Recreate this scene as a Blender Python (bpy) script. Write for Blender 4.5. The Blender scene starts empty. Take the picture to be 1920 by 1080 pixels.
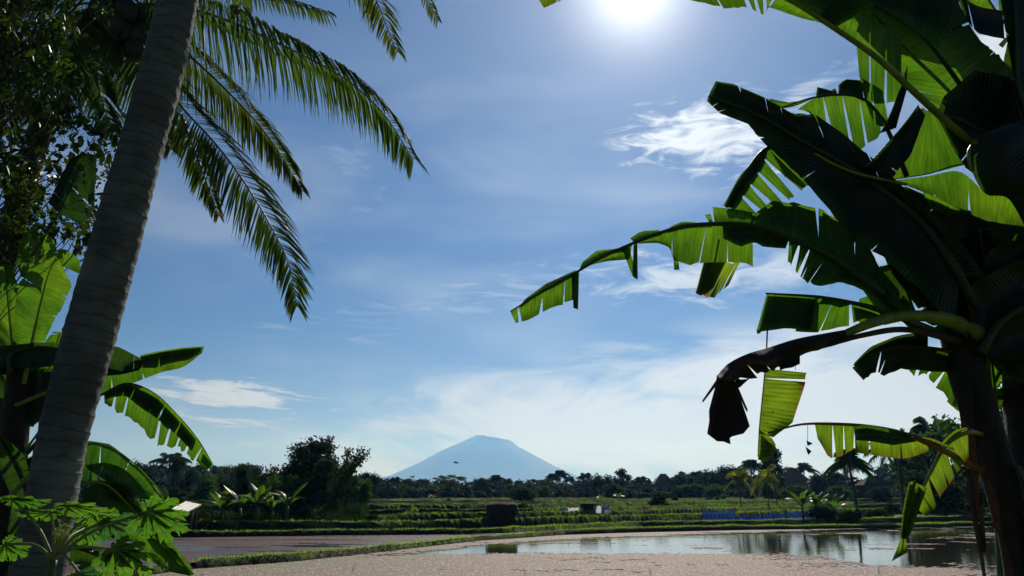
import bpy, math, random
import numpy as np
from mathutils import Vector, noise as mnoise

# ------------------------------------------------------------------ camera, sky, sun
sc = bpy.context.scene
COL = sc.collection
W0, H0, F = 1920.0, 1080.0, 1493.0
PITCH = math.atan(382.0 / F)
CAMZ = 2.0
cam_d = bpy.data.cameras.new('camera'); cam = bpy.data.objects.new('camera', cam_d); COL.objects.link(cam)
cam_d.sensor_width = 36.0; cam_d.lens = 36.0 * F / W0
cam_d.clip_start = 0.05; cam_d.clip_end = 60000
cam.location = (0, 0, CAMZ); cam.rotation_euler = (math.pi / 2 + PITCH, 0, 0)
sc.camera = cam
sc.view_settings.view_transform = 'Standard'; sc.view_settings.look = 'None'
sc.view_settings.gamma = 1.0; sc.view_settings.exposure = -0.18
sc.cycles.max_bounces = 8; sc.cycles.transparent_max_bounces = 8
sc.cycles.volume_bounces = 0

cp, sp_ = math.cos(PITCH), math.sin(PITCH)
def ray(px, py):
    u = (px - W0 / 2) / F; v = (H0 / 2 - py) / F
    return np.array([u, cp - v * sp_, sp_ + v * cp])
def P(px, py, d):
    r = ray(px, py)
    return np.array([0, 0, CAMZ]) + r * (d / r[1])
def G(px, py, z=0.0):
    r = ray(px, py)
    return np.array([0, 0, CAMZ]) + r * ((z - CAMZ) / r[2])

SUN = ray(1187, -26); SUN = SUN / np.linalg.norm(SUN)
EL = math.asin(SUN[2]); AZ = math.atan2(SUN[0], SUN[1])
sd = bpy.data.lights.new('sun', 'SUN'); sd.energy = 5.0; sd.angle = math.radians(0.55); sd.color = (1.0, 0.97, 0.91)
so = bpy.data.objects.new('sun', sd); COL.objects.link(so)
so.rotation_euler = Vector(-SUN).to_track_quat('-Z', 'Y').to_euler()

class NT:
    def __init__(s, tree): s.t = tree; s.n = tree.nodes; s.l = tree.links
    def node(s, typ, ins=None, **kw):
        n = s.n.new(typ)
        for k, v in kw.items(): setattr(n, k, v)
        for k, v in (ins or {}).items(): s.set(n.inputs[k], v)
        return n
    def set(s, inp, v):
        if isinstance(v, bpy.types.NodeSocket): s.l.new(v, inp)
        else: inp.default_value = v
    def m(s, op, a, b=None, c=None, clamp=False):
        n = s.n.new('ShaderNodeMath'); n.operation = op; n.use_clamp = clamp
        for i, v in enumerate((a, b, c)):
            if v is not None: s.set(n.inputs[i], v)
        return n.outputs[0]
    def mix(s, f, a, b, bt='MIX'):
        n = s.n.new('ShaderNodeMix'); n.data_type = 'RGBA'; n.blend_type = bt
        s.set(n.inputs[0], f); s.set(n.inputs[6], a); s.set(n.inputs[7], b)
        return n.outputs[2]
    def ramp(s, f, a, b, hi=1.0, lo=0.0):
        n = s.n.new('ShaderNodeMapRange'); n.interpolation_type = 'SMOOTHSTEP'
        s.set(n.inputs[0], f); n.inputs[1].default_value = a; n.inputs[2].default_value = b
        n.inputs[3].default_value = lo; n.inputs[4].default_value = hi
        return n.outputs[0]
    def noise(s, vec, scale, detail=4, rough=.55, dist=0):
        n = s.n.new('ShaderNodeTexNoise'); s.set(n.inputs['Vector'], vec)
        n.inputs['Scale'].default_value = scale; n.inputs['Detail'].default_value = detail
        n.inputs['Roughness'].default_value = rough; n.inputs['Distortion'].default_value = dist
        return n.outputs[0]

SKY_STRENGTH = 0.05
w = bpy.data.worlds.new('World'); sc.world = w; w.use_nodes = True
for n in list(w.node_tree.nodes): w.node_tree.nodes.remove(n)
N = NT(w.node_tree)
sky = N.node('ShaderNodeTexSky', sky_type='NISHITA', sun_disc=False)
sky.sun_elevation = EL; sky.sun_rotation = AZ; sky.altitude = 100
sky.air_density = 1.0; sky.dust_density = 0.25; sky.ozone_density = 3.0
geo = N.node('ShaderNodeTexCoord').outputs['Generated']
sep = N.node('ShaderNodeSeparateXYZ', {0: geo}).outputs
az = N.m('ARCTAN2', sep[0], sep[1]); el = N.m('ARCSINE', sep[2])
k = 1.0 / SKY_STRENGTH
# clouds in azimuth / elevation
stretch = N.node('ShaderNodeCombineXYZ', {0: N.m('MULTIPLY', az, 2.2), 1: N.m('MULTIPLY', el, 7.0), 2: 0.0}).outputs[0]
n1 = N.noise(stretch, 2.2, 7, .58, .6)
n2 = N.noise(stretch, 7.0, 6, .6, .8)
n3 = N.noise(stretch, 1.1, 3, .5, .3)
stretch2 = N.node('ShaderNodeCombineXYZ', {0: N.m('MULTIPLY', az, 11.0), 1: N.m('MULTIPLY', N.m('ADD', el, N.m('MULTIPLY', az, .05)), 75.0), 2: 3.0}).outputs[0]
n4 = N.noise(stretch2, 1.3, 6, .62, .9)
def azel(px, py):
    r = ray(px, py); r = r / np.linalg.norm(r); return math.atan2(r[0], r[1]), math.asin(r[2])
def blob(px, py, wx, wy, tilt=0.0):
    a0, e0 = azel(px, py); a1, _ = azel(px + wx, py); _, e1 = azel(px, py - wy)
    da = N.m('SUBTRACT', az, a0); de = N.m('SUBTRACT', el, e0)
    c, s_ = math.cos(tilt), math.sin(tilt)
    x = N.m('ADD', N.m('MULTIPLY', da, c), N.m('MULTIPLY', de, s_))
    y = N.m('SUBTRACT', N.m('MULTIPLY', de, c), N.m('MULTIPLY', da, s_))
    x = N.m('DIVIDE', x, a1 - a0); y = N.m('DIVIDE', y, e1 - e0)
    r2 = N.m('ADD', N.m('MULTIPLY', x, x), N.m('MULTIPLY', y, y))
    return N.m('POWER', 2.718, N.m('MULTIPLY', r2, -1.0))
def cloud(b, nz, lo, hi, amt):
    v = N.m('ADD', N.m('MULTIPLY', b, .34), N.m('MULTIPLY', nz, 1.0))
    return N.m('MULTIPLY', N.m('MULTIPLY', N.ramp(v, lo + .17, hi + .02), amt), N.ramp(b, .02, .3))
parts = [cloud(blob(1345, 262, 190, 75, -.1), n2, .42, .88, .85),
         cloud(blob(1480, 190, 190, 26, .35), n4, .45, .95, .45),
         cloud(blob(1330, 515, 330, 62), n2, .46, .95, .72),
         cloud(blob(1560, 500, 200, 50), n1, .42, .85, .7),
         cloud(blob(1870, 110, 120, 70), n1, .4, .8, .9),
         cloud(blob(405, 740, 230, 34), n4, .44, .86, .95),
         cloud(blob(450, 792, 170, 15), n4, .44, .90, .8),
         cloud(blob(450, 833, 120, 9), n4, .52, .9, .5),
         cloud(blob(880, 722, 280, 30, .16), n4, .42, 1.0, .5),
         cloud(blob(1500, 700, 500, 40, .06), n4, .42, 1.0, .45),
         cloud(blob(1350, 785, 780, 120, .08), n1, .26, .74, .92),
         cloud(blob(900, 560, 500, 60, .2), n4, .50, 1.05, .35),
         cloud(blob(640, 340, 170, 120, .8), n2, .5, 1.1, .22)]
acc = parts[0]
for p_ in parts[1:]: acc = N.m('MAXIMUM', acc, p_)
veil = N.m('MULTIPLY', N.ramp(n3, .42, .72), N.m('MULTIPLY', N.ramp(el, .62, .30), .30))
low = N.m('MULTIPLY', N.ramp(el, .20, .06), N.ramp(az, -.42, .10, 1.0, .25))
low = N.m('MULTIPLY', low, N.ramp(n1, .30, .62, 1.0, .35))
acc = N.m('MAXIMUM', acc, N.m('MAXIMUM', veil, N.m('MULTIPLY', low, .80)))
# aureole of thin high cloud around the sun
sunv = N.node('ShaderNodeVectorMath', {0: geo, 1: tuple(SUN)}, operation='DOT_PRODUCT').outputs['Value']
ang = N.m('ARCCOSINE', N.m('MINIMUM', sunv, 1.0))
g1 = N.m('MULTIPLY', N.m('POWER', 2.718, N.m('MULTIPLY', N.m('MULTIPLY', ang, ang), -1 / .058 ** 2)), .9)
g2 = N.m('MULTIPLY', N.m('POWER', 2.718, N.m('MULTIPLY', ang, -1 / .115)), .42)
g3 = N.m('MULTIPLY', N.m('POWER', 2.718, N.m('MULTIPLY', ang, -1 / .33)), .06)
skyc = N.mix(1.0, sky.outputs[0], (.36, .53, .83, 1), 'MULTIPLY')
cb = N.m('MULTIPLY', N.m('ADD', .52, N.m('MULTIPLY', N.m('POWER', 2.718, N.m('MULTIPLY', ang, -1 / .38)), .75)), k)
cloudc = N.node('ShaderNodeVectorMath', {0: (1.02, 1.06, 1.07), 3: cb}, operation='SCALE').outputs[0]
col = N.mix(acc, skyc, cloudc)
glow = N.m('MULTIPLY', N.m('ADD', N.m('ADD', g1, g2), g3), k)
glc = N.node('ShaderNodeVectorMath', {0: (1.0, 1.0, .95), 3: glow}, operation='SCALE').outputs[0]
col = N.mix(1.0, col, glc, 'ADD')
bg = N.node('ShaderNodeBackground', {'Color': col, 'Strength': SKY_STRENGTH})
wo = N.node('ShaderNodeOutputWorld', {'Surface': bg.outputs[0]})

# ------------------------------------------------------------------ helpers
def mesh_obj(name, V, Fc, mat=None, parent=None, uv=None, smooth=False, loc=None):
    me = bpy.data.meshes.new(name)
    V = np.asarray(V, dtype=np.float64)
    origin = np.zeros(3) if loc is None else np.asarray(loc, float)
    Vl = V - origin
    if isinstance(Fc, np.ndarray) and Fc.ndim == 2:
        k = Fc.shape[1]; n = len(Fc)
        me.vertices.add(len(Vl)); me.vertices.foreach_set('co', Vl.astype(np.float32).ravel())
        me.loops.add(n * k); me.loops.foreach_set('vertex_index', Fc.astype(np.int32).ravel())
        me.polygons.add(n); me.polygons.foreach_set('loop_start', np.arange(0, n * k, k, dtype=np.int32))
        me.polygons.foreach_set('loop_total', np.full(n, k, dtype=np.int32))
        flat = Fc.ravel()
    else:
        me.from_pydata(Vl.tolist(), [], [list(map(int, f)) for f in Fc])
        flat = np.array([i for f in Fc for i in f], dtype=int)
    me.update(calc_edges=True)
    if uv is not None:
        l = me.uv_layers.new(name='UVMap'); l.data.foreach_set('uv', np.asarray(uv, np.float32)[flat].ravel())
    if smooth: me.polygons.foreach_set('use_smooth', np.ones(len(me.polygons), bool))
    if mat: me.materials.append(mat)
    o = bpy.data.objects.new(name, me); COL.objects.link(o)
    if parent is not None:
        o.parent = parent
        o.location = Vector(origin) - world_loc(parent)
    else: o.location = origin
    return o
def world_loc(o):
    v = Vector(o.location)
    while o.parent: o = o.parent; v = v + Vector(o.location)
    return v
def tag(o, label, cat, group=None, kind=None):
    if label: o['label'] = label
    if cat: o['category'] = cat
    if group: o['group'] = group
    if kind: o['kind'] = kind
    return o
def thing(name, label, cat, loc, group=None):
    o = bpy.data.objects.new(name, None); COL.objects.link(o); o.location = loc; o.empty_display_size = .2
    return tag(o, label, cat, group)
def struct(o): o['kind'] = 'structure'; return o
def copy_tree(o, parent=None):
    c = o.copy(); COL.objects.link(c); c.parent = parent
    for ch in list(o.children): copy_tree(ch, c)
    return c

class MB:
    """collects vertices and faces"""
    def __init__(s): s.V = []; s.F = []; s.U = []; s.n = 0
    def add(s, V, Fc, U=None):
        V = np.asarray(V, float)
        s.V.append(V); s.F += [tuple(int(i) + s.n for i in f) for f in Fc]
        s.U.append(np.zeros((len(V), 2)) if U is None else np.asarray(U, float)); s.n += len(V)
    def grid(s, Gd, U=None, closed=False):
        n, m = Gd.shape[:2]; f = []
        for i in range(n - 1):
            for j in range(m if closed else m - 1):
                j2 = (j + 1) % m
                f.append((i * m + j, i * m + j2, (i + 1) * m + j2, (i + 1) * m + j))
        s.add(Gd.reshape(-1, 3), f, None if U is None else U.reshape(-1, 2))
    def tube(s, pts, radii, seg=7, cap=True):
        pts = np.asarray(pts, float); n = len(pts)
        radii = np.interp(np.linspace(0, 1, n), np.linspace(0, 1, len(radii)), radii)
        T = np.gradient(pts, axis=0); T /= (np.linalg.norm(T, axis=1)[:, None] + 1e-9)
        ref = np.array([0.13, 0.21, 1.0]) if abs(T[0][2]) < .9 else np.array([1.0, 0.1, 0])
        out = np.zeros((n, seg, 3)); U = np.zeros((n, seg, 2)); L = 0
        for i in range(n):
            a = np.cross(T[i], ref); a /= np.linalg.norm(a) + 1e-9; b = np.cross(a, T[i]); ref = b
            if i: L += np.linalg.norm(pts[i] - pts[i - 1])
            for j in range(seg):
                t = 2 * math.pi * j / seg
                out[i, j] = pts[i] + radii[i] * (a * math.cos(t) + b * math.sin(t)); U[i, j] = (L, j / seg)
        base = s.n; s.grid(out, U, closed=True)
        if cap:
            s.F.append(tuple(base + j for j in range(seg))[::-1]); s.F.append(tuple(base + (n - 1) * seg + j for j in range(seg)))
    def box(s, c, sz, rz=0.0, taper=1.0):
        x, y, z = np.array(sz) / 2; v = []
        for dz, k in ((-z, 1), (z, taper)):
            for dx, dy in ((-x, -y), (x, -y), (x, y), (-x, y)):
                dx, dy = dx * k, dy * k
                v.append((c[0] + dx * math.cos(rz) - dy * math.sin(rz), c[1] + dx * math.sin(rz) + dy * math.cos(rz), c[2] + dz))
        s.add(v, [(3, 2, 1, 0), (4, 5, 6, 7), (0, 1, 5, 4), (1, 2, 6, 5), (2, 3, 7, 6), (3, 0, 4, 7)])
    def build(s, name, mat, parent=None, smooth=True, loc=None):
        return mesh_obj(name, np.concatenate(s.V), s.F, mat, parent, np.concatenate(s.U), smooth, loc)

def spline(pts, n):
    pts = np.asarray(pts, float)
    if len(pts) < 3:
        t = np.linspace(0, 1, n)[:, None]; return pts[0] * (1 - t) + pts[-1] * t
    d = np.r_[0, np.cumsum(np.linalg.norm(np.diff(pts[:, :2] if pts.shape[1] > 2 and abs(pts[:, :2]).max() > 50 else pts, axis=0), axis=1) + 1e-6)]
    q = np.vstack([2 * pts[0] - pts[1], pts, 2 * pts[-1] - pts[-2]])
    out = []
    for t in np.linspace(0, d[-1], n):
        i = min(max(np.searchsorted(d, t) - 1, 0), len(pts) - 2); f = (t - d[i]) / (d[i + 1] - d[i])
        p0, p1, p2, p3 = q[i:i + 4]
        out.append(.5 * ((2 * p1) + (-p0 + p2) * f + (2 * p0 - 5 * p1 + 4 * p2 - p3) * f * f + (-p0 + 3 * p1 - 3 * p2 + p3) * f ** 3))
    return np.array(out)

# ------------------------------------------------------------------ materials
def material(name):
    m = bpy.data.materials.new(name); m.use_nodes = True
    for n in list(m.node_tree.nodes): m.node_tree.nodes.remove(n)
    return m, NT(m.node_tree)
def out(N, s): N.node('ShaderNodeOutputMaterial', {'Surface': s})
def bump(N, h, dist=.01, strength=.6):
    return N.node('ShaderNodeBump', {'Height': h, 'Distance': dist, 'Strength': strength}).outputs[0]

def blade_mat(name, refl, trans, edge=None, fac=.62, rough=.42, vein=70, coat=0.0, spots=0.3, lo=.9):
    """thin leaf: glossy reflection outside, coloured light through it"""
    m, N = material(name)
    uv = N.node('ShaderNodeUVMap').outputs[0]
    s = N.node('ShaderNodeSeparateXYZ', {0: uv}).outputs
    obj = N.node('ShaderNodeTexCoord').outputs['Object']
    wob = N.noise(obj, 9, 3)
    u = N.m('ADD', s[0], N.m('MULTIPLY', wob, .012))
    wv = N.m('SINE', N.m('MULTIPLY', u, vein * 6.283))
    wv2 = N.noise(N.node('ShaderNodeCombineXYZ', {0: N.m('MULTIPLY', u, 60.), 1: N.m('MULTIPLY', s[1], 1.3), 2: 0.0}).outputs[0], 1.0, 3)
    big = N.noise(obj, 3.2, 4)
    vv = N.ramp(wv2, .3, .7, 1.15, .72)
    vv = N.m('MULTIPLY', vv, N.m('ADD', N.m('MULTIPLY', wv, .07), 1.0))
    vv = N.m('MULTIPLY', vv, N.ramp(big, .3, .7, 1.2, .78))
    def tint(c):
        c2 = N.mix(N.ramp(big, .35, .8), (*c, 1), (c[0] * 1.5, c[1] * 1.06, c[2] * .8, 1))
        if edge:
            e = N.m('ADD', s[1], N.m('MULTIPLY', N.m('SUBTRACT', N.noise(obj, 14, 4), .5), .5))
            c2 = N.mix(N.ramp(e, lo, lo + .12), c2, (*edge, 1))
        sp = N.ramp(N.noise(obj, 46, 2), .70, .76, spots)
        c2 = N.mix(sp, c2, (.06, .035, .01, 1))
        return N.node('ShaderNodeVectorMath', {0: c2, 3: vv}, operation='SCALE').outputs[0]
    nb = bump(N, N.m('ADD', N.m('MULTIPLY', wv, .3), wv2), .004, .5)
    pb = N.node('ShaderNodeBsdfPrincipled', {'Base Color': tint(refl), 'Roughness': rough, 'Normal': nb, 'Specular IOR Level': .5})
    tr = N.node('ShaderNodeBsdfTranslucent', {'Color': tint(trans), 'Normal': nb})
    mx = N.node('ShaderNodeMixShader', {0: fac, 1: pb.outputs[0], 2: tr.outputs[0]})
    out(N, mx.outputs[0]); return m

def plain_mat(name, c1, c2, scale=6, rough=.8, bmp=.01, spec=.3, detail=5, uvw=False, lo=.35, hi=.65):
    m, N = material(name)
    obj = N.node('ShaderNodeTexCoord').outputs['Object']
    n = N.noise(obj, scale, detail, .6); n2 = N.noise(obj, scale * 6, 4, .6)
    c = N.mix(N.ramp(n, lo, hi), (*c1, 1), (*c2, 1))
    c = N.mix(N.ramp(n2, .4, .75, .35), c, (c1[0] * .5, c1[1] * .5, c1[2] * .5, 1))
    pb = N.node('ShaderNodeBsdfPrincipled', {'Base Color': c, 'Roughness': rough, 'Specular IOR Level': spec,
                                            'Normal': bump(N, n2, bmp)})
    out(N, pb.outputs[0]); return m

def foliage_mat(name, c, trans, fac=.35, rough=.55, vary=.35, spec=.22):
    m, N = material(name)
    oi = N.node('ShaderNodeObjectInfo').outputs['Random']
    pos = N.node('ShaderNodeNewGeometry').outputs['Position']
    ri = N.node('ShaderNodeNewGeometry').outputs['Random Per Island']
    n = N.noise(pos, .8, 3)
    f = N.m('ADD', N.m('MULTIPLY', ri, .5), N.m('MULTIPLY', n, .6))
    def t(c):
        a = N.mix(f, tuple(x * (1 - vary) for x in c) + (1,), tuple(min(1, x * (1 + vary)) for x in (c[0] * 1.3, c[1], c[2] * .8)) + (1,))
        h = N.node('ShaderNodeHueSaturation', {'Hue': N.m('ADD', .485, N.m('MULTIPLY', oi, .03)), 'Value': N.m('ADD', .8, N.m('MULTIPLY', oi, .4)), 'Color': a})
        return h.outputs[0]
    pb = N.node('ShaderNodeBsdfPrincipled', {'Base Color': t(c), 'Roughness': rough, 'Specular IOR Level': spec})
    tr = N.node('ShaderNodeBsdfTranslucent', {'Color': t(trans)})
    out(N, N.node('ShaderNodeMixShader', {0: fac, 1: pb.outputs[0], 2: tr.outputs[0]}).outputs[0]); return m

M = {}
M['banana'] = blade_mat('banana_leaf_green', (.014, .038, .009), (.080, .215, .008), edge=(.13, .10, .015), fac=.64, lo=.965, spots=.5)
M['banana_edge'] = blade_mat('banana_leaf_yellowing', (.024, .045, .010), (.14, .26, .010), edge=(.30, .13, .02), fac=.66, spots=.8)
M['banana_dark'] = blade_mat('banana_leaf_shaded', (.008, .022, .007), (.030, .085, .006), fac=.5)  # darker copy of the green leaf, shade put into its colour
M['banana_gloss'] = blade_mat('banana_leaf_glossy', (.018, .045, .018), (.05, .18, .012), fac=.4, rough=.27)
M['dead_leaf'] = blade_mat('dead_banana_leaf_brown', (.022, .014, .009), (.03, .014, .006), fac=.15, rough=.8, vein=30)
M['rib'] = plain_mat('leaf_rib_green', (.11, .14, .012), (.19, .22, .022), 12, .45, .004)
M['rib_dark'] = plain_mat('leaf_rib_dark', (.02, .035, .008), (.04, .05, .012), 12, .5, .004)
M['rib_dead'] = plain_mat('dead_leaf_rib', (.03, .02, .012), (.06, .04, .02), 20, .8, .004)
M['rib_red'] = plain_mat('leaf_stalk_reddish', (.16, .07, .015), (.20, .10, .03), 8, .5, .004)
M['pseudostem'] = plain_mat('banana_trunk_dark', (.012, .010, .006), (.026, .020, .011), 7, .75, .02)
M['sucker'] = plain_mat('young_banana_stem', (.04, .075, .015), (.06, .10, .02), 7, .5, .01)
M['papaya'] = blade_mat('papaya_leaf', (.022, .06, .016), (.085, .24, .014), fac=.58, vein=12, spots=.0)
M['papaya_pale'] = blade_mat('papaya_leaf_greyish', (.10, .15, .12), (.05, .22, .03), fac=.3, vein=12, spots=.0)
M['papaya_stalk'] = plain_mat('papaya_stalk', (.12, .16, .04), (.2, .2, .07), 8, .5, .004)
M['flower'] = plain_mat('papaya_flower', (.45, .5, .12), (.5, .52, .2), 30, .5, .002)
M['frond'] = foliage_mat('coconut_leaflets', (.016, .038, .011), (.058, .115, .011), .45, .6)
M['frond_yellow'] = foliage_mat('coconut_leaflets_yellowing', (.022, .042, .012), (.09, .155, .012), .45, .6)
M['rachis'] = plain_mat('frond_midrib', (.10, .10, .03), (.16, .14, .05), 10, .4, .004)
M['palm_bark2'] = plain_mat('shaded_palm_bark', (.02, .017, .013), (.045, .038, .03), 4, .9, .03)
M['coconut'] = plain_mat('green_coconut_husk', (.015, .018, .008), (.03, .027, .01), 10, .5, .01)
M['small_leaf'] = foliage_mat('small_leaves', (.011, .026, .008), (.04, .11, .008), .36, .4, .7)
M['twig'] = plain_mat('twig_bark', (.02, .015, .01), (.035, .028, .02), 12, .9, .01)
M['trunk'] = plain_mat('tree_bark', (.05, .04, .03), (.09, .075, .055), 3, .9, .03)
M['tree'] = foliage_mat('tree_leaves', (.018, .042, .012), (.045, .13, .012), .35, .75, spec=.05)
M['tree_dark'] = foliage_mat('dark_tree_leaves', (.012, .027, .009), (.022, .055, .008), .3, .75, spec=.05)
M['tree_olive'] = foliage_mat('olive_tree_leaves', (.030, .045, .014), (.08, .14, .015), .35, .75, spec=.05)
M['bright_bush'] = foliage_mat('bright_bush_leaves', (.04, .10, .015), (.14, .38, .02), .5, .5)
M['far_palm'] = foliage_mat('far_palm_leaflets', (.020, .040, .012), (.04, .10, .012), .35, .4)
M['yellow_palm'] = foliage_mat('young_palm_leaflets', (.05, .07, .012), (.20, .27, .015), .5, .4)
M['small_banana'] = foliage_mat('field_banana_leaves', (.02, .05, .010), (.07, .20, .010), .5, .4)
M['grass'] = foliage_mat('grass_blades', (.06, .12, .018), (.24, .46, .03), .58, .6, .5)
M['thatch'] = plain_mat('old_thatch', (.012, .009, .007), (.03, .022, .016), 8, .95, .04)
M['hut_wall'] = plain_mat('weathered_boards', (.02, .014, .010), (.035, .025, .018), 6, .9, .02)
M['tile'] = plain_mat('roof_tiles', (.16, .08, .055), (.22, .12, .08), 5, .8, .03)
M['plaster'] = plain_mat('grey_plaster', (.10, .095, .085), (.15, .14, .125), 3, .8, .01)
M['sheet'] = plain_mat('grey_sheet', (.07, .07, .075), (.13, .13, .13), 3, .5, .01)
M['white'] = plain_mat('white_cloth', (.7, .7, .68), (.85, .85, .85), 3, .7, .01)
M['pole'] = plain_mat('bamboo_pole', (.10, .08, .04), (.16, .13, .07), 8, .7, .01)
def cloth_mat():
    m, N = material('pale_cloth'); pos = N.node('ShaderNodeNewGeometry').outputs['Position']; n = N.noise(pos, 6, 4)
    c = N.mix(N.ramp(n, .3, .7), (.45, .45, .42, 1), (.8, .8, .78, 1))
    out(N, N.node('ShaderNodeMixShader', {0: .5, 1: N.node('ShaderNodeBsdfDiffuse', {'Color': c}).outputs[0], 2: N.node('ShaderNodeBsdfTranslucent', {'Color': c}).outputs[0]}).outputs[0]); return m
M['pale_cloth'] = cloth_mat()
M['black'] = plain_mat('black_feathers', (.01, .01, .01), (.02, .02, .02), 8, .7, .01)

def net_mat():
    m, N = material('blue_net_fabric')
    obj = N.node('ShaderNodeTexCoord').outputs['Object']
    n = N.noise(obj, 2.2, 3)
    c = N.mix(N.ramp(n, .35, .7), (.005, .016, .13, 1), (.010, .045, .20, 1))
    pb = N.node('ShaderNodeBsdfPrincipled', {'Base Color': c, 'Roughness': .9, 'Specular IOR Level': .05})
    tr = N.node('ShaderNodeBsdfTranslucent', {'Color': N.mix(.5, c, (.008, .035, .20, 1))})
    tp = N.node('ShaderNodeBsdfTransparent')
    a = N.node('ShaderNodeMixShader', {0: .5, 1: pb.outputs[0], 2: tr.outputs[0]})
    out(N, N.node('ShaderNodeMixShader', {0: .2, 1: a.outputs[0], 2: tp.outputs[0]}).outputs[0]); return m
M['net'] = net_mat()

def palm_bark():
    m, N = material('coconut_trunk_bark')
    uv = N.node('ShaderNodeUVMap').outputs[0]; s = N.node('ShaderNodeSeparateXYZ', {0: uv}).outputs
    obj = N.node('ShaderNodeTexCoord').outputs['Object']
    nz = N.noise(obj, 5, 4)
    fib = N.noise(N.node('ShaderNodeVectorMath', {0: obj, 1: (14, 14, 75)}, operation='MULTIPLY').outputs[0], 1.0, 6, .7)
    c = N.mix(N.ramp(nz, .3, .7), (.08, .078, .074, 1), (.15, .147, .14, 1))
    c = N.mix(N.ramp(fib, .4, .75, .6), c, (.045, .038, .03, 1))
    line = N.m('FRACT', N.m('ADD', N.m('DIVIDE', s[0], .064), N.m('MULTIPLY', nz, 1.6)))
    ln = N.m('ADD', N.ramp(line, .0, .16, 0.0, 1.0), N.ramp(line, .86, 1.0))
    c = N.mix(N.m('MULTIPLY', ln, .5), c, (.04, .036, .032, 1))
    c = N.mix(N.ramp(N.noise(obj, 2.2, 3), .55, .7, .5), c, (.22, .215, .20, 1))
    h = N.m('ADD', N.m('MULTIPLY', fib, 1.4), N.m('MULTIPLY', ln, -.5))
    out(N, N.node('ShaderNodeBsdfPrincipled', {'Base Color': c, 'Roughness': .9, 'Specular IOR Level': .2, 'Normal': bump(N, h, .008, .8)}).outputs[0])
    return m
M['palm_bark'] = palm_bark()

# ------------------------------------------------------------------ ground
BUNDS = [  # crest seen at these pixels, level of the field in front, height of the step behind it
    ([(-900, 1190), (-200, 1104), (200, 1075), (380, 1053), (560, 1041), (760, 1021), (900, 1006), (1060, 996), (1200, 992), (1400, 988), (1700, 984), (2300, 972)], 0.0, .03),
    ([(-900, 1014), (360, 1006), (600, 1003), (800, 1001), (950, 998), (1060, 991), (1200, 985), (1400, 982), (1700, 976), (2300, 966)], .03, .09),
    ([(-900, 1000), (400, 993), (700, 992), (1000, 984), (1300, 974), (1600, 962), (2300, 955)], .12, .12),
    ([(-900, 985), (400, 980), (700, 981), (1000, 974), (1300, 966), (1600, 954), (2300, 946)], .24, .10),
    ([(-900, 975), (400, 970), (700, 969), (1000, 966), (1300, 957), (1600, 948), (2300, 942)], .34, .12),
    ([(-900, 966), (400, 962), (700, 961), (1000, 957), (1300, 950), (1600, 943), (2300, 939)], .46, .12),
    ([(-900, 958), (400, 955), (700, 953), (1000, 949), (1300, 945), (1600, 939), (2300, 936)], .58, .08),
    ([(-900, 950), (400, 948), (700, 947), (1000, 944), (1300, 940), (1600, 935), (2300, 933)], .64, .08),
    ([(-900, 943), (400, 942), (700, 941), (1000, 938), (1300, 936), (1600, 932), (2300, 931)], .70, .06)]
curves = []
for pts, lev, st in BUNDS:
    g = np.array([G(x, y, lev + .16) for x, y in pts]); o = np.argsort(g[:, 0]); curves.append((g[o][:, 0], g[o][:, 1], lev, st))
def bund_y(k, x): return np.interp(x, curves[k][0], curves[k][1])
def vnoise(x, y, s, seed=0):
    """smooth value noise, vectorised"""
    x = np.asarray(x) * s + seed * 17.3; y = np.asarray(y) * s + seed * 5.1
    xi, yi = np.floor(x), np.floor(y); fx, fy = x - xi, y - yi
    fx = fx * fx * (3 - 2 * fx); fy = fy * fy * (3 - 2 * fy)
    def h(a, b): v = np.sin(a * 127.1 + b * 311.7) * 43758.5453; return v - np.floor(v)
    return (h(xi, yi) * (1 - fx) + h(xi + 1, yi) * fx) * (1 - fy) + (h(xi, yi + 1) * (1 - fx) + h(xi + 1, yi + 1) * fx) * fy
def sm(t): t = np.clip(t, 0, 1); return t * t * (3 - 2 * t)
def terrain(x, y):
    x = np.asarray(x, float); y = np.asarray(y, float)
    z = np.where(y < 17, .42 - .60 * sm((y - 12.5) / 3.0), -.18)
    for k in range(len(curves)):
        yb = bund_y(k, x) + .35 * (vnoise(x, y * 0, .35, k) - .5)
        d = y - yb
        wd = .42 + .012 * yb
        if k == 0: z = z + .20 * sm((d + .45) / .5)
        z = z + curves[k][3] * sm(d / .2 + .9)
        hgt = (.17, .24, .38, .46, .44, .52, .44, .46, .4)[k] * (.85 + .3 * vnoise(x, y * 0, .3, k + 9) + .12 * vnoise(x, y * 0, 1.3, k + 19))
        z = z + hgt * np.where(d < 0, sm(1 + d / ((.10 if k else .45) * wd + .06)), sm(1 - d / wd))
    z = z + .05 * (vnoise(x, y, 1.3, 3) - .5) + .03 * (vnoise(x, y, 4.1, 4) - .5)
    # far ground settles to a level plain
    return z
def pond2_mask(x, y): return sm((-1.5 - x) / 2.5) * sm((y - bund_y(0, x) - .4) / .5) * sm((bund_y(1, x) - y) / .4)
def ground_z(x, y):
    z = terrain(x, y)
    return z - .16 * pond2_mask(x, y) * (z < .5)
ys = np.concatenate([np.linspace(-60, 16, 40), np.arange(16.2, 60, .14), np.arange(60, 135, .22), np.arange(130, 300, 3), np.geomspace(300, 11000, 40)])
ss = np.linspace(-1.15, 1.15, 700)
S, Y = np.meshgrid(ss, ys); X = S * (np.maximum(Y, 0) * .8 + 50)
Z = ground_z(X, Y)
nr, nc = X.shape
idx = np.arange(nr * nc).reshape(nr, nc)
Fg = np.stack([idx[:-1, :-1], idx[:-1, 1:], idx[1:, 1:], idx[1:, :-1]], -1).reshape(-1, 4)
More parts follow.
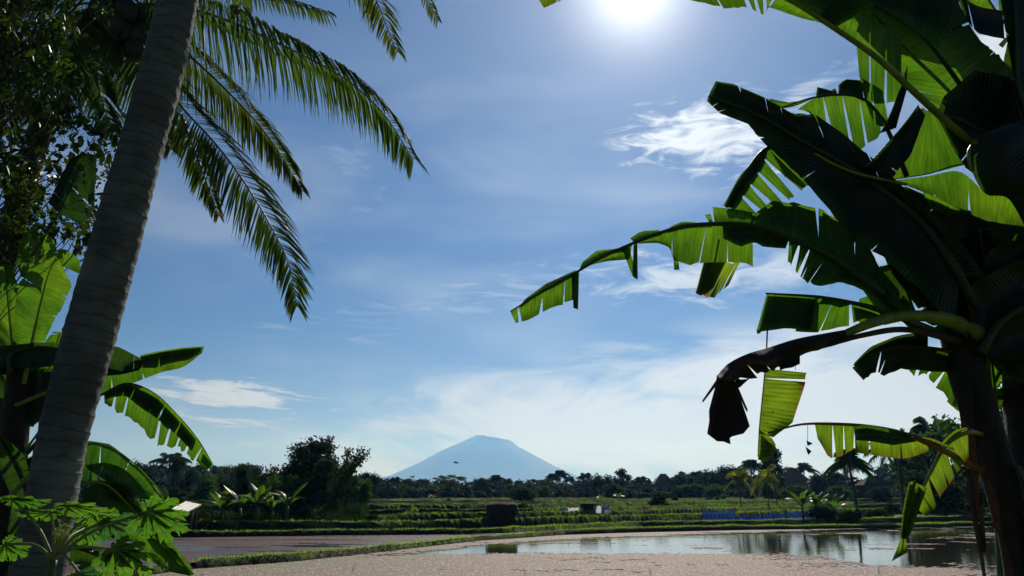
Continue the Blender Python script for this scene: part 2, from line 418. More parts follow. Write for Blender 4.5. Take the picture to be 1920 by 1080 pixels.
def ground_mat():
    m, N = material('field_ground')
    pos = N.node('ShaderNodeNewGeometry').outputs['Position']
    s = N.node('ShaderNodeSeparateXYZ', {0: pos}).outputs
    n = N.noise(pos, .35, 5, .6); n2 = N.noise(pos, 3.0, 5, .65); n3 = N.noise(pos, 14, 4, .6)
    st = N.noise(N.node('ShaderNodeVectorMath', {0: pos, 1: (.12, 1.2, 1)}, operation='MULTIPLY').outputs[0], 1.0, 4)
    green = N.mix(N.ramp(n2, .35, .7), (.06, .13, .016, 1), (.15, .22, .035, 1))
    soil = N.mix(N.ramp(n3, .3, .7), (.040, .032, .018, 1), (.085, .07, .035, 1))
    c = N.mix(N.ramp(N.m('ADD', N.m('MULTIPLY', st, .6), N.m('MULTIPLY', n, .5)), .52, .66), green, soil)
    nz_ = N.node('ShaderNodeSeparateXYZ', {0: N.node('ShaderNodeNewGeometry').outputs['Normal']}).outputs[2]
    c = N.mix(N.ramp(nz_, .88, .70), c, (.022, .017, .011, 1))  # steep bank faces as bare mud, darkened to deepen their shade
    c = N.mix(N.ramp(s[2], .03, .09), (.035, .027, .017, 1), c)
    out(N, N.node('ShaderNodeBsdfPrincipled', {'Base Color': c, 'Roughness': .95, 'Specular IOR Level': .15, 'Normal': bump(N, n3, .06, .8)}).outputs[0])
    return m
gr = mesh_obj('ground', np.stack([X, Y, Z], -1).reshape(-1, 3), Fg, ground_mat(), smooth=True); struct(gr)

# water
def water_mat(name, body, rough=.04, wave=.012):
    m, N = material(name)
    pos = N.node('ShaderNodeNewGeometry').outputs['Position']
    n = N.noise(pos, 2.2, 4, .6); n2 = N.noise(pos, .5, 4)
    pb = N.node('ShaderNodeBsdfPrincipled', {'Base Color': N.mix(N.ramp(n2, .35, .65), (*body, 1), (body[0] * 1.6, body[1] * 1.5, body[2] * 1.3, 1)),
        'Roughness': rough, 'IOR': 1.33, 'Specular IOR Level': .5, 'Normal': bump(N, n, wave, .35)})
    out(N, pb.outputs[0]); return m
xs = np.linspace(-75, 90, 160)
yb = bund_y(0, xs) + .6
V = np.concatenate([np.stack([xs, np.full_like(xs, 12.5), np.zeros_like(xs)], -1), np.stack([xs, yb, np.zeros_like(xs)], -1)])
n = len(xs); Fw = np.array([(i, i + 1, n + i + 1, n + i) for i in range(n - 1)])
struct(mesh_obj('pond_water', V, Fw, water_mat('pond_water', (.022, .022, .014), .02, .016)))
xs = np.linspace(-60, 0.5, 90)
V = np.concatenate([np.stack([xs, bund_y(0, xs) + .1, np.full_like(xs, .165)], -1), np.stack([xs, bund_y(1, xs) + .1, np.full_like(xs, .165)], -1)])
n = len(xs); Fw = np.array([(i, i + 1, n + i + 1, n + i) for i in range(n - 1)])
def muddy():
    m, N = material('muddy_paddy_water')
    pos = N.node('ShaderNodeNewGeometry').outputs['Position']
    n = N.noise(N.node('ShaderNodeVectorMath', {0: pos, 1: (.25, 1.3, 1)}, operation='MULTIPLY').outputs[0], .9, 5, .6); n2 = N.noise(pos, 8, 4, .7)
    f = N.ramp(N.m('ADD', n, N.m('MULTIPLY', N.m('SUBTRACT', n2, .5), .35)), .40, .50)
    c = N.mix(N.ramp(n2, .3, .7), (.055, .027, .021, 1), (.095, .055, .042, 1)); c = N.mix(f, (.022, .017, .011, 1), c)
    out(N, N.node('ShaderNodeBsdfPrincipled', {'Base Color': c, 'Roughness': N.m('ADD', N.m('MULTIPLY', f, .6), .10), 'Specular IOR Level': N.m('SUBTRACT', .35, N.m('MULTIPLY', f, .28)), 'Normal': bump(N, n2, .03, .5)}).outputs[0]); return m
struct(mesh_obj('paddy_water', V, Fw, muddy()))

# floating weed
def weed():
    rng = np.random.default_rng(5)
    cell = .11
    yy, xx = np.meshgrid(np.arange(17, 50, cell), np.arange(-24, 34, cell), indexing='ij')
    xx = xx + rng.uniform(-.03, .03, xx.shape); yy = yy + rng.uniform(-.03, .03, yy.shape)
    # open water lies between these two edges
    lo = np.array([G(x, y)[:2] for x, y in [(640, 1046), (800, 1042), (1100, 1041), (1300, 1041), (1540, 1043), (1640, 1062), (1900, 1075), (2200, 1078)]])
    hi = np.array([G(x, y)[:2] for x, y in [(640, 1046), (780, 1034), (920, 1018), (1080, 1008), (1300, 1001), (1560, 991), (1900, 985), (2200, 980)]])
    a = np.interp(xx, lo[:, 0], lo[:, 1], left=100); b = np.interp(xx, hi[:, 0], hi[:, 1], left=100)
    nz = vnoise(xx, yy, 1.1, 1) * .6 + vnoise(xx, yy, 3.1, 2) * .4
    streak = vnoise(xx * .35, yy, 1.6, 6)
    inside = sm((yy - a) / 1.2 + nz - .4) * sm((b - yy) / 2.0 + nz - .4)
    dens = 1 - inside
    bankside = sm((xx - 9) / 6) * .55
    wet = vnoise(xx * .5, yy, .55, 31) * .6 + vnoise(xx, yy, 2.3, 32) * .4
    dens = dens * np.where(wet > .78, .5, 1.0)
    dens = np.maximum(dens, np.where((streak > .78) & (nz > .5), .5, 0) * (1 + bankside))
    right = sm((xx - 6.5) / 3) * (yy < 30)
    dens = dens * (1 - .5 * right * (vnoise(xx * .3, yy, .9, 8) > .45))
    ok = (rng.uniform(0, 1, xx.shape) < dens * 1.05) & (yy < bund_y(0, xx) - .05)
    r, c = xx.shape; ok = ok[:-1, :-1]
    idx = np.arange(r * c).reshape(r, c)
    Fq = np.stack([idx[:-1, :-1], idx[:-1, 1:], idx[1:, 1:], idx[1:, :-1]], -1)[ok]
    zz = .006 + .006 * rng.uniform(0, 1, xx.shape)
    V = np.stack([xx, yy, zz], -1).reshape(-1, 3)
    used = np.unique(Fq); mp = -np.ones(len(V), int); mp[used] = np.arange(len(used))
    m, N = material('water_fern')
    pos = N.node('ShaderNodeNewGeometry').outputs['Position']
    n1 = N.noise(pos, .45, 4, .6); n2 = N.noise(pos, 9, 4, .7); n3 = N.noise(pos, 3, 4)
    c = N.mix(N.ramp(n2, .35, .65), (.20, .10, .09, 1), (.31, .19, .175, 1))
    sx = N.node('ShaderNodeSeparateXYZ', {0: pos}).outputs[0]
    c = N.mix(N.ramp(N.m('ADD', N.m('MULTIPLY', n1, .5), N.m('SUBTRACT', N.m('MULTIPLY', n3, .5), N.m('MULTIPLY', N.m('ADD', sx, 2.0), .012))), .46, .66), c, (.17, .185, .075, 1))
    vo = N.node('ShaderNodeTexVoronoi', {'Vector': pos, 'Scale': 5.0}).outputs['Distance']
    vc = N.node('ShaderNodeTexVoronoi', {'Vector': pos, 'Scale': 26.0}).outputs['Color']
    vr = N.node('ShaderNodeSeparateXYZ', {0: vc}).outputs
    c = N.mix(N.ramp(vr[0], .88, .92), c, (.55, .53, .48, 1)); c = N.mix(N.ramp(vr[1], .84, .88), c, (.14, .20, .04, 1)); c = N.mix(N.ramp(vr[2], .75, .8), c, (.07, .045, .035, 1))
    out(N, N.node('ShaderNodeBsdfPrincipled', {'Base Color': c, 'Roughness': .8, 'Specular IOR Level': .2, 'Normal': bump(N, n2, .012, .4)}).outputs[0])
    o = mesh_obj('floating_weed', V[used], mp[Fq], m)
    tag(o, 'pinkish brown water fern floating on the near pond', 'water plants', kind='stuff')
weed()

def blades(name, n, region, hmin, hmax, wid, mat, label, cat, seed=1, crest=None):
    rng = np.random.default_rng(seed)
    x, y = region(rng, n); n = len(x)
    z = ground_z(x, y)
    h = rng.uniform(hmin, hmax, n) * (0.6 + .8 * vnoise(x, y, .8, 5))
    a = rng.uniform(0, 2 * math.pi, n); lean = rng.uniform(.1, .6, n); b = rng.uniform(0, 2 * math.pi, n)
    wdt = wid * rng.uniform(.6, 1.4, n)
    p0 = np.stack([x - np.cos(a) * wdt, y - np.sin(a) * wdt, z - .02], -1)
    p1 = np.stack([x + np.cos(a) * wdt, y + np.sin(a) * wdt, z - .02], -1)
    p2 = np.stack([x + np.cos(b) * h * lean, y + np.sin(b) * h * lean, z + h], -1)
    V = np.stack([p0, p1, p2], 1).reshape(-1, 3)
    o = mesh_obj(name, V, np.arange(3 * n).reshape(-1, 3), mat)
    return tag(o, label, cat, kind='stuff')
def on_bunds(rng, n):
    X, Y = [], []
    for k, share in enumerate((.30, .16, .14, .12, .1, .08, .05, .03, .02)):
        m = int(n * share); ymax = {0: 30}.get(k, 40)
        x = rng.uniform(-1, 1, m) * (28 + 7 * k); yb = bund_y(k, x) + .35 * (vnoise(x, x * 0, .35, k) - .5)
        wd = .42 + .012 * yb
        X.append(x); Y.append(yb + rng.uniform(.02 if k else -.06, .9 if k else 2.6, m) * wd)
    return np.concatenate(X), np.concatenate(Y)
blades('bund_grass', 150000, on_bunds, .03, .10, .012, M['grass'], 'short green grass on the low earth banks between the fields', 'grass', 2)
def fields(rng, n):
    y = rng.uniform(40, 120, n) ** 1.0; x = rng.uniform(-.75, .75, n) * y
    keep = (vnoise(x, y, .25, 7) > .42) & (y > bund_y(1, x) + .5)
    for k in range(1, len(curves)): d = bund_y(k, x) - y; keep &= ~((d > -.1) & (d < 1.6))
    return x[keep], y[keep]
blades('field_grass', 30000, fields, .02, .06, .02, M['grass'], 'patchy green rice stubble and weeds in the terraced fields', 'grass', 3)
def left_bank(rng, n):
    x = rng.uniform(-17, -5, n); y = rng.uniform(14, 30, n); yb = bund_y(0, x)
    keep = (y < yb + .4) & (y > yb - 1.6 - 1.5 * vnoise(x, y, .4, 2)); return x[keep], y[keep]

# ------------------------------------------------------------------ volcano
def volcano():
    D = 9000.0; c = P(925, 922, D); cx, cy = c[0], c[1]
    prof_l = [(0, 823), (14, 822.5), (31, 820), (42, 825), (64, 835), (95, 848), (135, 870), (185, 893), (260, 915), (420, 930)]
    prof_r = [(0, 826), (12, 828), (33, 830.5), (46, 842), (85, 862), (115, 878), (155, 895), (235, 915), (400, 930)]
    s = D / F / math.cos(0)
    def hz(px_off, prof):
        y = np.interp(px_off, [p[0] for p in prof], [p[1] for p in prof]); return (922 - y) * s / cp * .98 * cp ** .5
    nr_, na = 110, 240
    Gd = np.zeros((nr_, na, 3))
    for i, r in enumerate(np.r_[np.linspace(0, 200, nr_ - 20), np.linspace(206, 420, 20)]):
        for j in range(na):
            a = 2 * math.pi * j / na
            wl = .5 - .5 * math.cos(a)  # 0 to the right, 1 to the left
            h = hz(r, prof_l) * wl + hz(r, prof_r) * (1 - wl)
            g = mnoise.fractal(Vector((math.cos(a) * 3.5, math.sin(a) * 3.5, r * .006)), 1.0, 2.0, 4)
            g2 = mnoise.noise(Vector((math.cos(a) * r * .12, math.sin(a) * r * .12, 3)))
            h += (g * 9 + g2 * 3) * min(1, r / 60) * min(1, (430 - r) / 100)
            Gd[i, j] = (cx + math.cos(a) * r * s, cy + math.sin(a) * r * s, h if i < nr_ - 1 else -20)
    mb = MB(); mb.grid(Gd, closed=True)
    o = mb.build('volcano', plain_mat('forested_slopes', (.028, .042, .035), (.034, .046, .038), .004, .95, .5)); struct(o)
volcano()

# ------------------------------------------------------------------ leaves drawn in place
class Leaf:
    """one blade with its rib; coordinates are image pixels plus a distance, turned into world points"""
    def __init__(s, d, seed=0): s.mb = MB(); s.d = d; s.rng = np.random.default_rng(seed); s.ribs = []
    def pts(s, L, off=0.0, n=None, smooth=True):
        A = np.array([(p[0], p[1], p[2] if len(p) > 2 else s.d + off) for p in L], float)
        if n is None: return A
        if smooth: return spline(A, n)
        t = np.linspace(0, len(A) - 1, n); i = np.minimum(t.astype(int), len(A) - 2); f = (t - i)[:, None]
        return A[i] * (1 - f) + A[i + 1] * f
    def panel(s, base, edge, off=.0, doff=.0, tears=(), m=7, bulge=.02, jag=.01, crinkle=.012, back=0.0, dens=1.0):
        nb = 64
        B = s.pts(base, off, nb); E = s.pts(edge, off + doff, nb, smooth=False)
        BW = np.array([P(*p) for p in B]); EW = np.array([P(*p) for p in E])
        length = np.linalg.norm(np.diff(BW, axis=0), axis=1).sum() * .5 + np.linalg.norm(np.diff(EW, axis=0), axis=1).sum() * .5
        wd = {t: (w_, 0.0) for t, w_ in tears}
        span = np.linalg.norm(BW[len(BW) // 2] - EW[len(EW) // 2])
        for _ in range(int(length * 4.5) if (length > .25 and span > .06) else 0):   # small wind nicks
            tn = s.rng.uniform(.04, .96)
            if min([abs(tn - q) for q in wd] + [9]) > .035: wd[tn] = (s.rng.uniform(.002, .014) / length, s.rng.uniform(.25, .9))
        cuts = [0.0] + sorted(wd) + [1.0]
        phase = s.rng.uniform(0, 9)
        for a, b in zip(cuts[:-1], cuts[1:]):
            k = max(3, int((b - a) * length / .022 * dens)); k = min(k, 60)
            so_ = s.rng.normal(0, .018 if len(tears) else .006); sh = 1 - abs(s.rng.normal(0, .03)) if len(tears) else 1
            Gd = np.zeros((k + 1, m + 1, 3)); U = np.zeros((k + 1, m + 1, 2))
            for i in range(k + 1):
                ej = 1 + s.rng.normal(0, jag)
                for j in range(m + 1):
                    v = j / m
                    wa, va = wd.get(a, (0, 0)); wb, vb = wd.get(b, (0, 0))
                    lo = a + wa * .5 * max(0, (v - va) / (1 - va)) ** .8; hi = b - wb * .5 * max(0, (v - vb) / (1 - vb)) ** .8
                    t = lo + (hi - lo) * i / k
                    q = t * (nb - 1); q0 = min(int(q), nb - 2); f = q - q0
                    pb = BW[q0] * (1 - f) + BW[q0 + 1] * f; pe = EW[q0] * (1 - f) + EW[q0 + 1] * f
                    p = pb + (pe - pb) * v * (ej * sh if j == m else 1)
                    r = p - np.array([0, 0, CAMZ]); r /= np.linalg.norm(r)
                    off_ = bulge * math.sin(math.pi * v) + so_ * v * v + crinkle * v * (math.sin(t * length * 38 + phase) + .6 * mnoise.noise(Vector(p * 9)))
                    Gd[i, j] = p + r * off_; U[i, j] = (t * length, v)
            s.mb.grid(Gd, U)
            for kb in range(2 if back else 0):  # hidden copies added behind the blade to cut the sunlight through it
                Rv = Gd - np.array([0, 0, CAMZ]); Rv /= np.linalg.norm(Rv, axis=2)[..., None]
                s.mb.grid(Gd + Rv * (back * (1 + kb) + .02 * s.rng.uniform(0, 1)), U)
        return s
    def rib(s, L, r0, r1, mat='rib', off=0.0):
        s.ribs.append((s.pts(L, off), r0, r1, mat)); return s
    def build(s, plant, mat, name='leaf', label=None):
        if s.mb.n == 0: o = None
        else: o = s.mb.build(name, M[mat], plant)
        for A, r0, r1, mt in s.ribs:
            W_ = np.array([P(*p) for p in spline(A, max(10, 5 * len(A)))])
            mb = MB(); mb.tube(W_, [r0, r0 * .35 + r1 * .65, r1], 8)
            mb.build('midrib' if o else 'leaf_stalk', M[mt], o or plant)
        if o is not None and label: o['label'] = label
        return o

def trunk_tube(pts, radii, seg, ring=0.0, n=60, seed=0):
    pts = spline(np.asarray(pts, float), n); mb = MB(); mb.tube(pts, radii, seg)
    return mb

# ================================================================== right banana plants
gz = lambda x, y: float(ground_z(np.array([x]), np.array([y]))[0])
b0 = P(1935, 1300, 3.0); base = (b0[0], 3.0, gz(b0[0], 3.0) - .03)
plantA = thing('banana_plant', 'tall banana plant with dark trunk and torn backlit leaves on the right', 'banana plant', base)
pts = [base, P(1925, 1120, 3.0), P(1890, 950, 3.0), P(1848, 810, 3.0), P(1815, 700, 3.02), P(1800, 620, 3.05)]
mb = trunk_tube(pts, [.14, .105, .075, .06, .062, .075], 18)
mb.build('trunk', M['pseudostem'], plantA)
mb = MB()
for i in range(9):   # papery dead sheath strips hugging the trunk
    rng = random.Random(i); t = .35 + .07 * i
    q = spline(np.array(pts, float), 60)
    a = q[int(t * 59)]; an = rng.uniform(3.3, 6.0); rr = .075
    st = [a + np.array([math.cos(an) * rr, math.sin(an) * rr, 0]) , a + np.array([math.cos(an) * (rr + .03), math.sin(an) * (rr + .03), -.15]), a + np.array([math.cos(an) * (rr + .045), math.sin(an) * (rr + .04), -.36 - .1 * rng.random()])]
    st = spline(np.array(st), 8); sd_ = np.array([-math.sin(an), math.cos(an), 0]) * .03
    Gd = np.stack([st - sd_ * np.linspace(1, .3, 8)[:, None], st + sd_ * np.linspace(1, .3, 8)[:, None]], 1)
    mb.grid(Gd)
mb.build('dead_sheath', M['dead_leaf'], plantA)

def L(d, seed=0): return Leaf(d, seed)

# long arching leaf reaching furthest left
l = L(2.85, 1)
l.rib([(1730, 625, 3.0), (1690, 588, 2.98), (1640, 540), (1560, 482), (1480, 447), (1411, 424), (1340, 420), (1270, 427), (1190, 455), (1130, 482), (1085, 508), (1020, 545), (957, 584)], .02, .0025, 'rib_dark')
l.panel([(957, 584), (1000, 556), (1040, 534), (1078, 513)], [(967, 606), (990, 601), (1035, 577), (1074, 567)], tears=[(.12, .08), (.85, .02)])
l.panel([(975, 573), (1020, 546), (1078, 513)], [(985, 560), (1023, 532), (1080, 506)], doff=.06)
l.panel([(1073, 513), (1086, 508)], [(1075, 578), (1084, 580)], back=.012)
l.panel([(1086, 508), (1130, 482), (1185, 460)], [(1103, 498), (1140, 489), (1180, 487)])
l.panel([(1086, 506), (1130, 481), (1175, 464)], [(1092, 491), (1118, 470), (1170, 464)], doff=.05)
l.panel([(1166, 466), (1180, 461)], [(1186, 518), (1194, 524)], crinkle=.02)
l.panel([(1188, 458), (1195, 454)], [(1186, 508), (1196, 526)], back=.01, crinkle=.02)
l.panel([(1190, 455), (1222, 444), (1245, 435), (1262, 430), (1290, 425), (1320, 421), (1350, 420), (1380, 421), (1411, 424)],
        [(1198, 457), (1232, 455), (1256, 464), (1262, 488), (1290, 499), (1312, 493), (1350, 492), (1385, 494), (1412, 502)], tears=[(.62, .01)])
l.panel([(1262, 478), (1272, 488)], [(1264, 506), (1274, 506)], crinkle=.02)
l.panel([(1190, 455), (1215, 447), (1240, 440)], [(1181, 447), (1202, 433), (1236, 431)], doff=.05)
l.panel([(1250, 436), (1290, 425), (1335, 421)], [(1257, 425), (1280, 415), (1330, 419)], doff=.06)
l.panel([(1340, 420), (1375, 421), (1411, 424)], [(1336, 388), (1375, 391), (1412, 399)], doff=.03)
l.panel([(1331, 419), (1338, 419)], [(1321, 403), (1332, 401)], doff=.03)
l.panel([(1405, 422), (1440, 432), (1480, 447), (1520, 462), (1560, 482), (1600, 508), (1640, 540), (1700, 595)],
        [(1413, 402), (1447, 377), (1492, 381), (1540, 392), (1583, 420), (1630, 462), (1648, 500), (1712, 575)], back=.05)
l.panel([(1480, 447), (1520, 462), (1560, 482), (1600, 508), (1640, 540), (1700, 595)],
        [(1477, 490), (1502, 524), (1530, 541), (1572, 529), (1612, 540), (1650, 592)], tears=[(.08, .06), (.16, .04)], back=.05, jag=.03)
l.panel([(1355, 422), (1380, 422), (1411, 424), (1440, 434), (1480, 447)], [(1356, 447), (1388, 463), (1414, 454), (1432, 463), (1473, 466)], off=-.03, back=.015)
l.build(plantA, 'banana', label='longest arching leaf, ragged, reaching over the sky')

# thick dark upper leaf
l = L(2.9, 2)
l.rib([(1850, 640, 3.05), (1800, 520), (1720, 410), (1600, 320), (1500, 262), (1420, 215), (1328, 180)], .022, .004, 'rib_dark')
l.panel([(1328, 180), (1370, 195), (1420, 215), (1460, 240), (1500, 262), (1550, 290), (1600, 320), (1660, 362), (1720, 410), (1800, 520)],
        [(1342, 152), (1378, 158), (1440, 186), (1484, 212), (1530, 215), (1580, 250), (1640, 300), (1710, 366), (1780, 424), (1850, 520)], back=.06)
l.panel([(1328, 180), (1370, 195), (1420, 215), (1460, 240), (1500, 262), (1550, 290), (1600, 320), (1660, 362), (1720, 410), (1800, 520)],
        [(1326, 190), (1350, 213), (1402, 232), (1432, 268), (1505, 335), (1548, 385), (1590, 445), (1650, 478), (1720, 540), (1790, 610)], back=.06)
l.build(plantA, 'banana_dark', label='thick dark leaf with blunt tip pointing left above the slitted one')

l = L(2.84, 102)
l.rib([(1527, 287), (1560, 306), (1610, 326), (1700, 346)], .004, .006, 'rib')
l.panel([(1527, 287), (1560, 306), (1610, 326), (1660, 338)], [(1532, 294), (1568, 318), (1615, 340), (1662, 346)], crinkle=.004)
l.build(plantA, 'banana', label='thin lit edge of a leaf lying across the dark ones')
# leaf with hanging comb of slits (upper)
l = L(3.0, 3)
l.rib([(1700, 330, 3.1), (1660, 235), (1625, 190), (1590, 178), (1530, 182), (1470, 200)], .012, .003, 'rib_dark')
l.panel([(1495, 205), (1530, 183), (1565, 177), (1600, 180), (1625, 192), (1650, 225)], [(1520, 210), (1533, 236), (1585, 280), (1612, 281), (1645, 262), (1652, 248)], tears=[(.3, .05), (.5, .05), (.68, .03)])
l.panel([(1530, 182), (1560, 178), (1590, 178), (1620, 190)], [(1532, 162), (1560, 170), (1585, 147), (1615, 150)], back=.01, doff=.04, tears=[(.45, .08)])
l.panel([(1440, 200), (1480, 202), (1530, 183)], [(1443, 185), (1480, 192), (1520, 186)])
l.build(plantA, 'banana', label='drooping leaf with comb-like slits under a curled top')

# fan of slits at mid left
l = L(2.95, 4)
l.rib([(1560, 300, 3.05), (1500, 275), (1440, 278), (1405, 315), (1380, 352), (1362, 388)], .014, .006, 'rib_dark')
l.panel([(1440, 278), (1422, 297), (1405, 316), (1390, 338), (1376, 362), (1366, 388)], [(1512, 348), (1492, 372), (1470, 384), (1446, 396), (1420, 404), (1388, 400)], tears=[(.14, .11), (.34, .10), (.54, .10), (.74, .10)])
l.panel([(1437, 276), (1405, 315), (1362, 388)], [(1428, 286), (1386, 330), (1356, 386)], back=.02)
l.panel([(1436, 280), (1430, 310), (1380, 388)], [(1400, 320), (1385, 345), (1360, 390)], back=.02, off=-.01)
l.panel([(1440, 276), (1470, 290), (1500, 300)], [(1470, 330), (1500, 345), (1520, 350)], off=.05)
l.build(plantA, 'banana', label='narrow fan-like leaf split into sunlit ribbons')

# stub hanging beneath the long leaf
l = L(2.92, 5)
l.rib([(1345, 440), (1335, 480), (1306, 548)], .004, .002, 'rib_dark')
l.panel([(1322, 480), (1340, 484), (1362, 488)], [(1304, 550), (1318, 556), (1338, 540)], back=.012)
l.panel([(1356, 488), (1376, 496)], [(1318, 556), (1340, 559)], tears=[(.5, .02)], off=.02)
l.panel([(1376, 492), (1388, 490)], [(1345, 552), (1366, 535)], off=.02, tears=[(.4, .2)])
l.build(plantA, 'banana_edge', label='short yellowing leaf end hanging below the long leaf')

# leaf along the top edge of the frame with heavy stalk
l = L(2.7, 6)
l.rib([(1990, 420, 3.05), (1880, 320, 2.95), (1755, 210, 2.8), (1690, 150, 2.75), (1640, 105), (1560, 50), (1480, 0), (1400, -28), (1300, -40), (1180, -40)], .02, .006, 'rib')
l.panel([(1180, -40), (1240, -42), (1300, -40), (1360, -36), (1400, -28), (1440, -14), (1480, 0), (1520, 25), (1560, 50)],
        [(1200, -20), (1250, -8), (1300, 2), (1365, 18), (1400, 12), (1435, 30), (1440, 12), (1500, 34), (1545, 44)], tears=[(.52, .04), (.58, .03), (.64, .05), (.70, .04)], jag=.02)
l.panel([(1300, -40), (1400, -28), (1480, 0), (1560, 50)], [(1350, -130), (1450, -110), (1560, -70), (1640, 10)], doff=-.1, back=.03)
l.panel([(1535, 35), (1565, 52), (1600, 76)], [(1560, 0), (1590, 15), (1610, 45)])
l.build(plantA, 'banana', label='leaf along the top of the picture on a long yellow-green stalk')
# tip hanging into frame at top middle
l = L(2.6, 7)
l.rib([(1400, -120), (1200, -90), (1080, -50), (1008, -4)], .01, .002, 'rib')
l.panel([(1400, -120), (1200, -90), (1080, -50), (1008, -4)], [(1400, -60), (1220, -30), (1058, -2), (1020, 15)], tears=[(.8, .02)])
l.panel([(1400, -120), (1200, -90), (1080, -50), (1008, -4)], [(1380, -190), (1180, -140), (1050, -90), (1003, -10)], back=.02)
l.build(plantA, 'banana_edge', label='leaf whose tip just enters at the top centre')
# hanging strips right of the stalk
l = L(2.98, 8)
l.rib([(1830, 200, 3.05), (1740, 80), (1660, 20), (1600, -10)], .012, .006, 'rib_dark')
l.panel([(1600, 20), (1640, 40), (1690, 65)], [(1612, 150), (1640, 200), (1690, 190)], tears=[(.35, .06), (.7, .05)])
l.panel([(1612, 145), (1640, 160), (1655, 170)], [(1622, 190), (1640, 235), (1668, 240)], tears=[(.5, .1)])
l.panel([(1600, 20), (1680, 40), (1760, 90)], [(1560, -30), (1700, -40), (1800, 0)], back=.05)
l.build(plantA, 'banana', label='sunlit strips hanging behind the yellow-green stalk')
# large leaf filling the upper right
l = L(3.15, 9)
l.rib([(1990, 480, 3.1), (1900, 310), (1780, 172), (1680, 75), (1600, -20), (1540, -90)], .012, .006, 'rib')
l.panel([(1540, -90), (1600, -20), (1640, 30), (1680, 75), (1720, 112), (1780, 172), (1840, 240), (1900, 310), (1990, 480)],
        [(1640, -110), (1720, -60), (1790, -10), (1834, 72), (1868, 100), (1903, 136), (1960, 190), (2000, 260), (2080, 420)])
l.panel([(1540, -90), (1600, -20), (1640, 30), (1680, 75), (1720, 112), (1780, 172), (1840, 240), (1900, 310), (1990, 480)],
        [(1480, -60), (1540, 20), (1590, 60), (1650, 118), (1700, 162), (1750, 205), (1790, 232), (1850, 290), (1920, 420)])
l.build(plantA, 'banana', label='broad leaf overhead with a thin pale rib')
# dark blades, some added to put the upper right in shade
for i, (r_, e1, e2, dd) in enumerate([
        ([(1560, -60), (1700, 20), (1840, 130), (1960, 260)], [(1600, -120), (1710, -50), (1830, 75), (1940, 190)], [(1540, -20), (1640, 90), (1760, 120), (1900, 330)], 3.32),
        ([(1755, 215), (1800, 225), (1850, 250), (1940, 290)], [(1770, 180), (1830, 130), (1900, 150), (1960, 180)], [(1760, 225), (1790, 285), (1815, 320), (1930, 400)], 2.85),
        ([(1900, -60), (1905, 60), (1915, 180), (1990, 380)], [(1960, -60), (1980, 60), (2000, 180), (2040, 380)], [(1868, -60), (1885, 60), (1900, 140), (1930, 330)], 2.7)]):
    l = L(dd, 20 + i)
    l.rib(r_[::-1], .013, .006, 'rib_dark')
    l.panel(r_, e1, back=.05); l.panel(r_, e2, back=.05)
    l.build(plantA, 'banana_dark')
# small bright leaf in the top right corner
l = L(3.3, 10)
l.rib([(1900, 60), (1875, 32), (1840, -20), (1800, -60)], .006, .004, 'rib')
l.panel([(1795, -40), (1840, -20), (1875, 32)], [(1798, -4), (1828, 20), (1874, 34)])
l.panel([(1800, -60), (1860, -40), (1876, 30)], [(1850, -60), (1870, -40), (1882, 10)])
l.build(plantA, 'banana', label='small bright leaf in the top right corner')
l = L(3.2, 11)
l.panel([(1790, -20), (1830, 10), (1880, 20)], [(1812, 40), (1835, 66), (1884, 76)], back=.03, tears=[(.3, .06)])
l.build(plantA, 'banana_dark'); l = L(3.2, 151)
l.panel([(1885, 70), (1892, 74)], [(1872, 84), (1880, 90)])
l.build(plantA, 'banana_dark')
# bright triangular blade
l = L(3.28, 12)
l.rib([(1960, 470), (1920, 405), (1870, 330), (1808, 308), (1740, 326), (1670, 337)], .008, .002, 'rib')
l.panel([(1668, 336), (1700, 333), (1740, 326), (1775, 318), (1808, 309)], [(1728, 203), (1735, 205), (1742, 207), (1750, 212), (1757, 216)], dens=1.4)
l.panel([(1680, 338), (1740, 330), (1800, 322), (1850, 362), (1895, 372), (1935, 420)], [(1690, 344), (1750, 368), (1800, 393), (1850, 414), (1885, 420), (1940, 424)], off=.03)
l.build(plantA, 'banana', label='bright triangular blade between dark leaves')
l = L(2.88, 13)
l.rib([(1722, 198), (1690, 240), (1625, 312)], .003, .002, 'rib')
l.panel([(1722, 198), (1690, 240), (1625, 312)], [(1735, 216), (1708, 290), (1669, 338)], back=.02)
l.panel([(1690, 160), (1668, 215), (1650, 250)], [(1702, 120), (1700, 170), (1680, 240)], back=.02, off=.1)
l.build(plantA, 'banana_dark', label='dark folded blade with a sunlit white edge')
# curled brownish leaf at the right edge
l = L(2.6, 14)
l.rib([(1835, 262), (1818, 285), (1822, 320)], .012, .006, 'rib')
l.panel([(1822, 262), (1816, 290), (1826, 330), (1850, 365), (1890, 372), (1925, 430)], [(1880, 235), (1920, 225), (1960, 240), (1990, 300), (2000, 380), (2010, 460)], bulge=-.08, back=.04)
l.build(plantA, 'banana_dark', label='large curled dark leaf at the right edge')
# little lit patch behind
l = L(3.4, 15)
l.panel([(1730, 360), (1770, 374), (1805, 386)], [(1745, 392), (1783, 406), (1800, 396)])
l.build(plantA, 'banana', label='bit of bright leaf showing between the dark ones')
l = L(3.4, 115)
l.panel([(1600, 425), (1618, 428), (1645, 436), (1660, 440)], [(1601, 455), (1620, 466), (1636, 464), (1662, 462)], tears=[(.4, .12), (.7, .12)])
l.build(plantA, 'banana', label='bright ribbons under the thick dark leaf')
l = L(3.5, 116)
l.rib([(1900, 560), (1800, 480), (1700, 400), (1640, 350)], .01, .004, 'rib_dark')
l.panel([(1640, 350), (1700, 400), (1800, 480), (1900, 560)], [(1700, 350), (1770, 380), (1850, 402), (1960, 440)], back=.04)
l.panel([(1640, 350), (1700, 400), (1800, 480), (1900, 560)], [(1645, 400), (1690, 450), (1760, 540), (1850, 620)], back=.04)
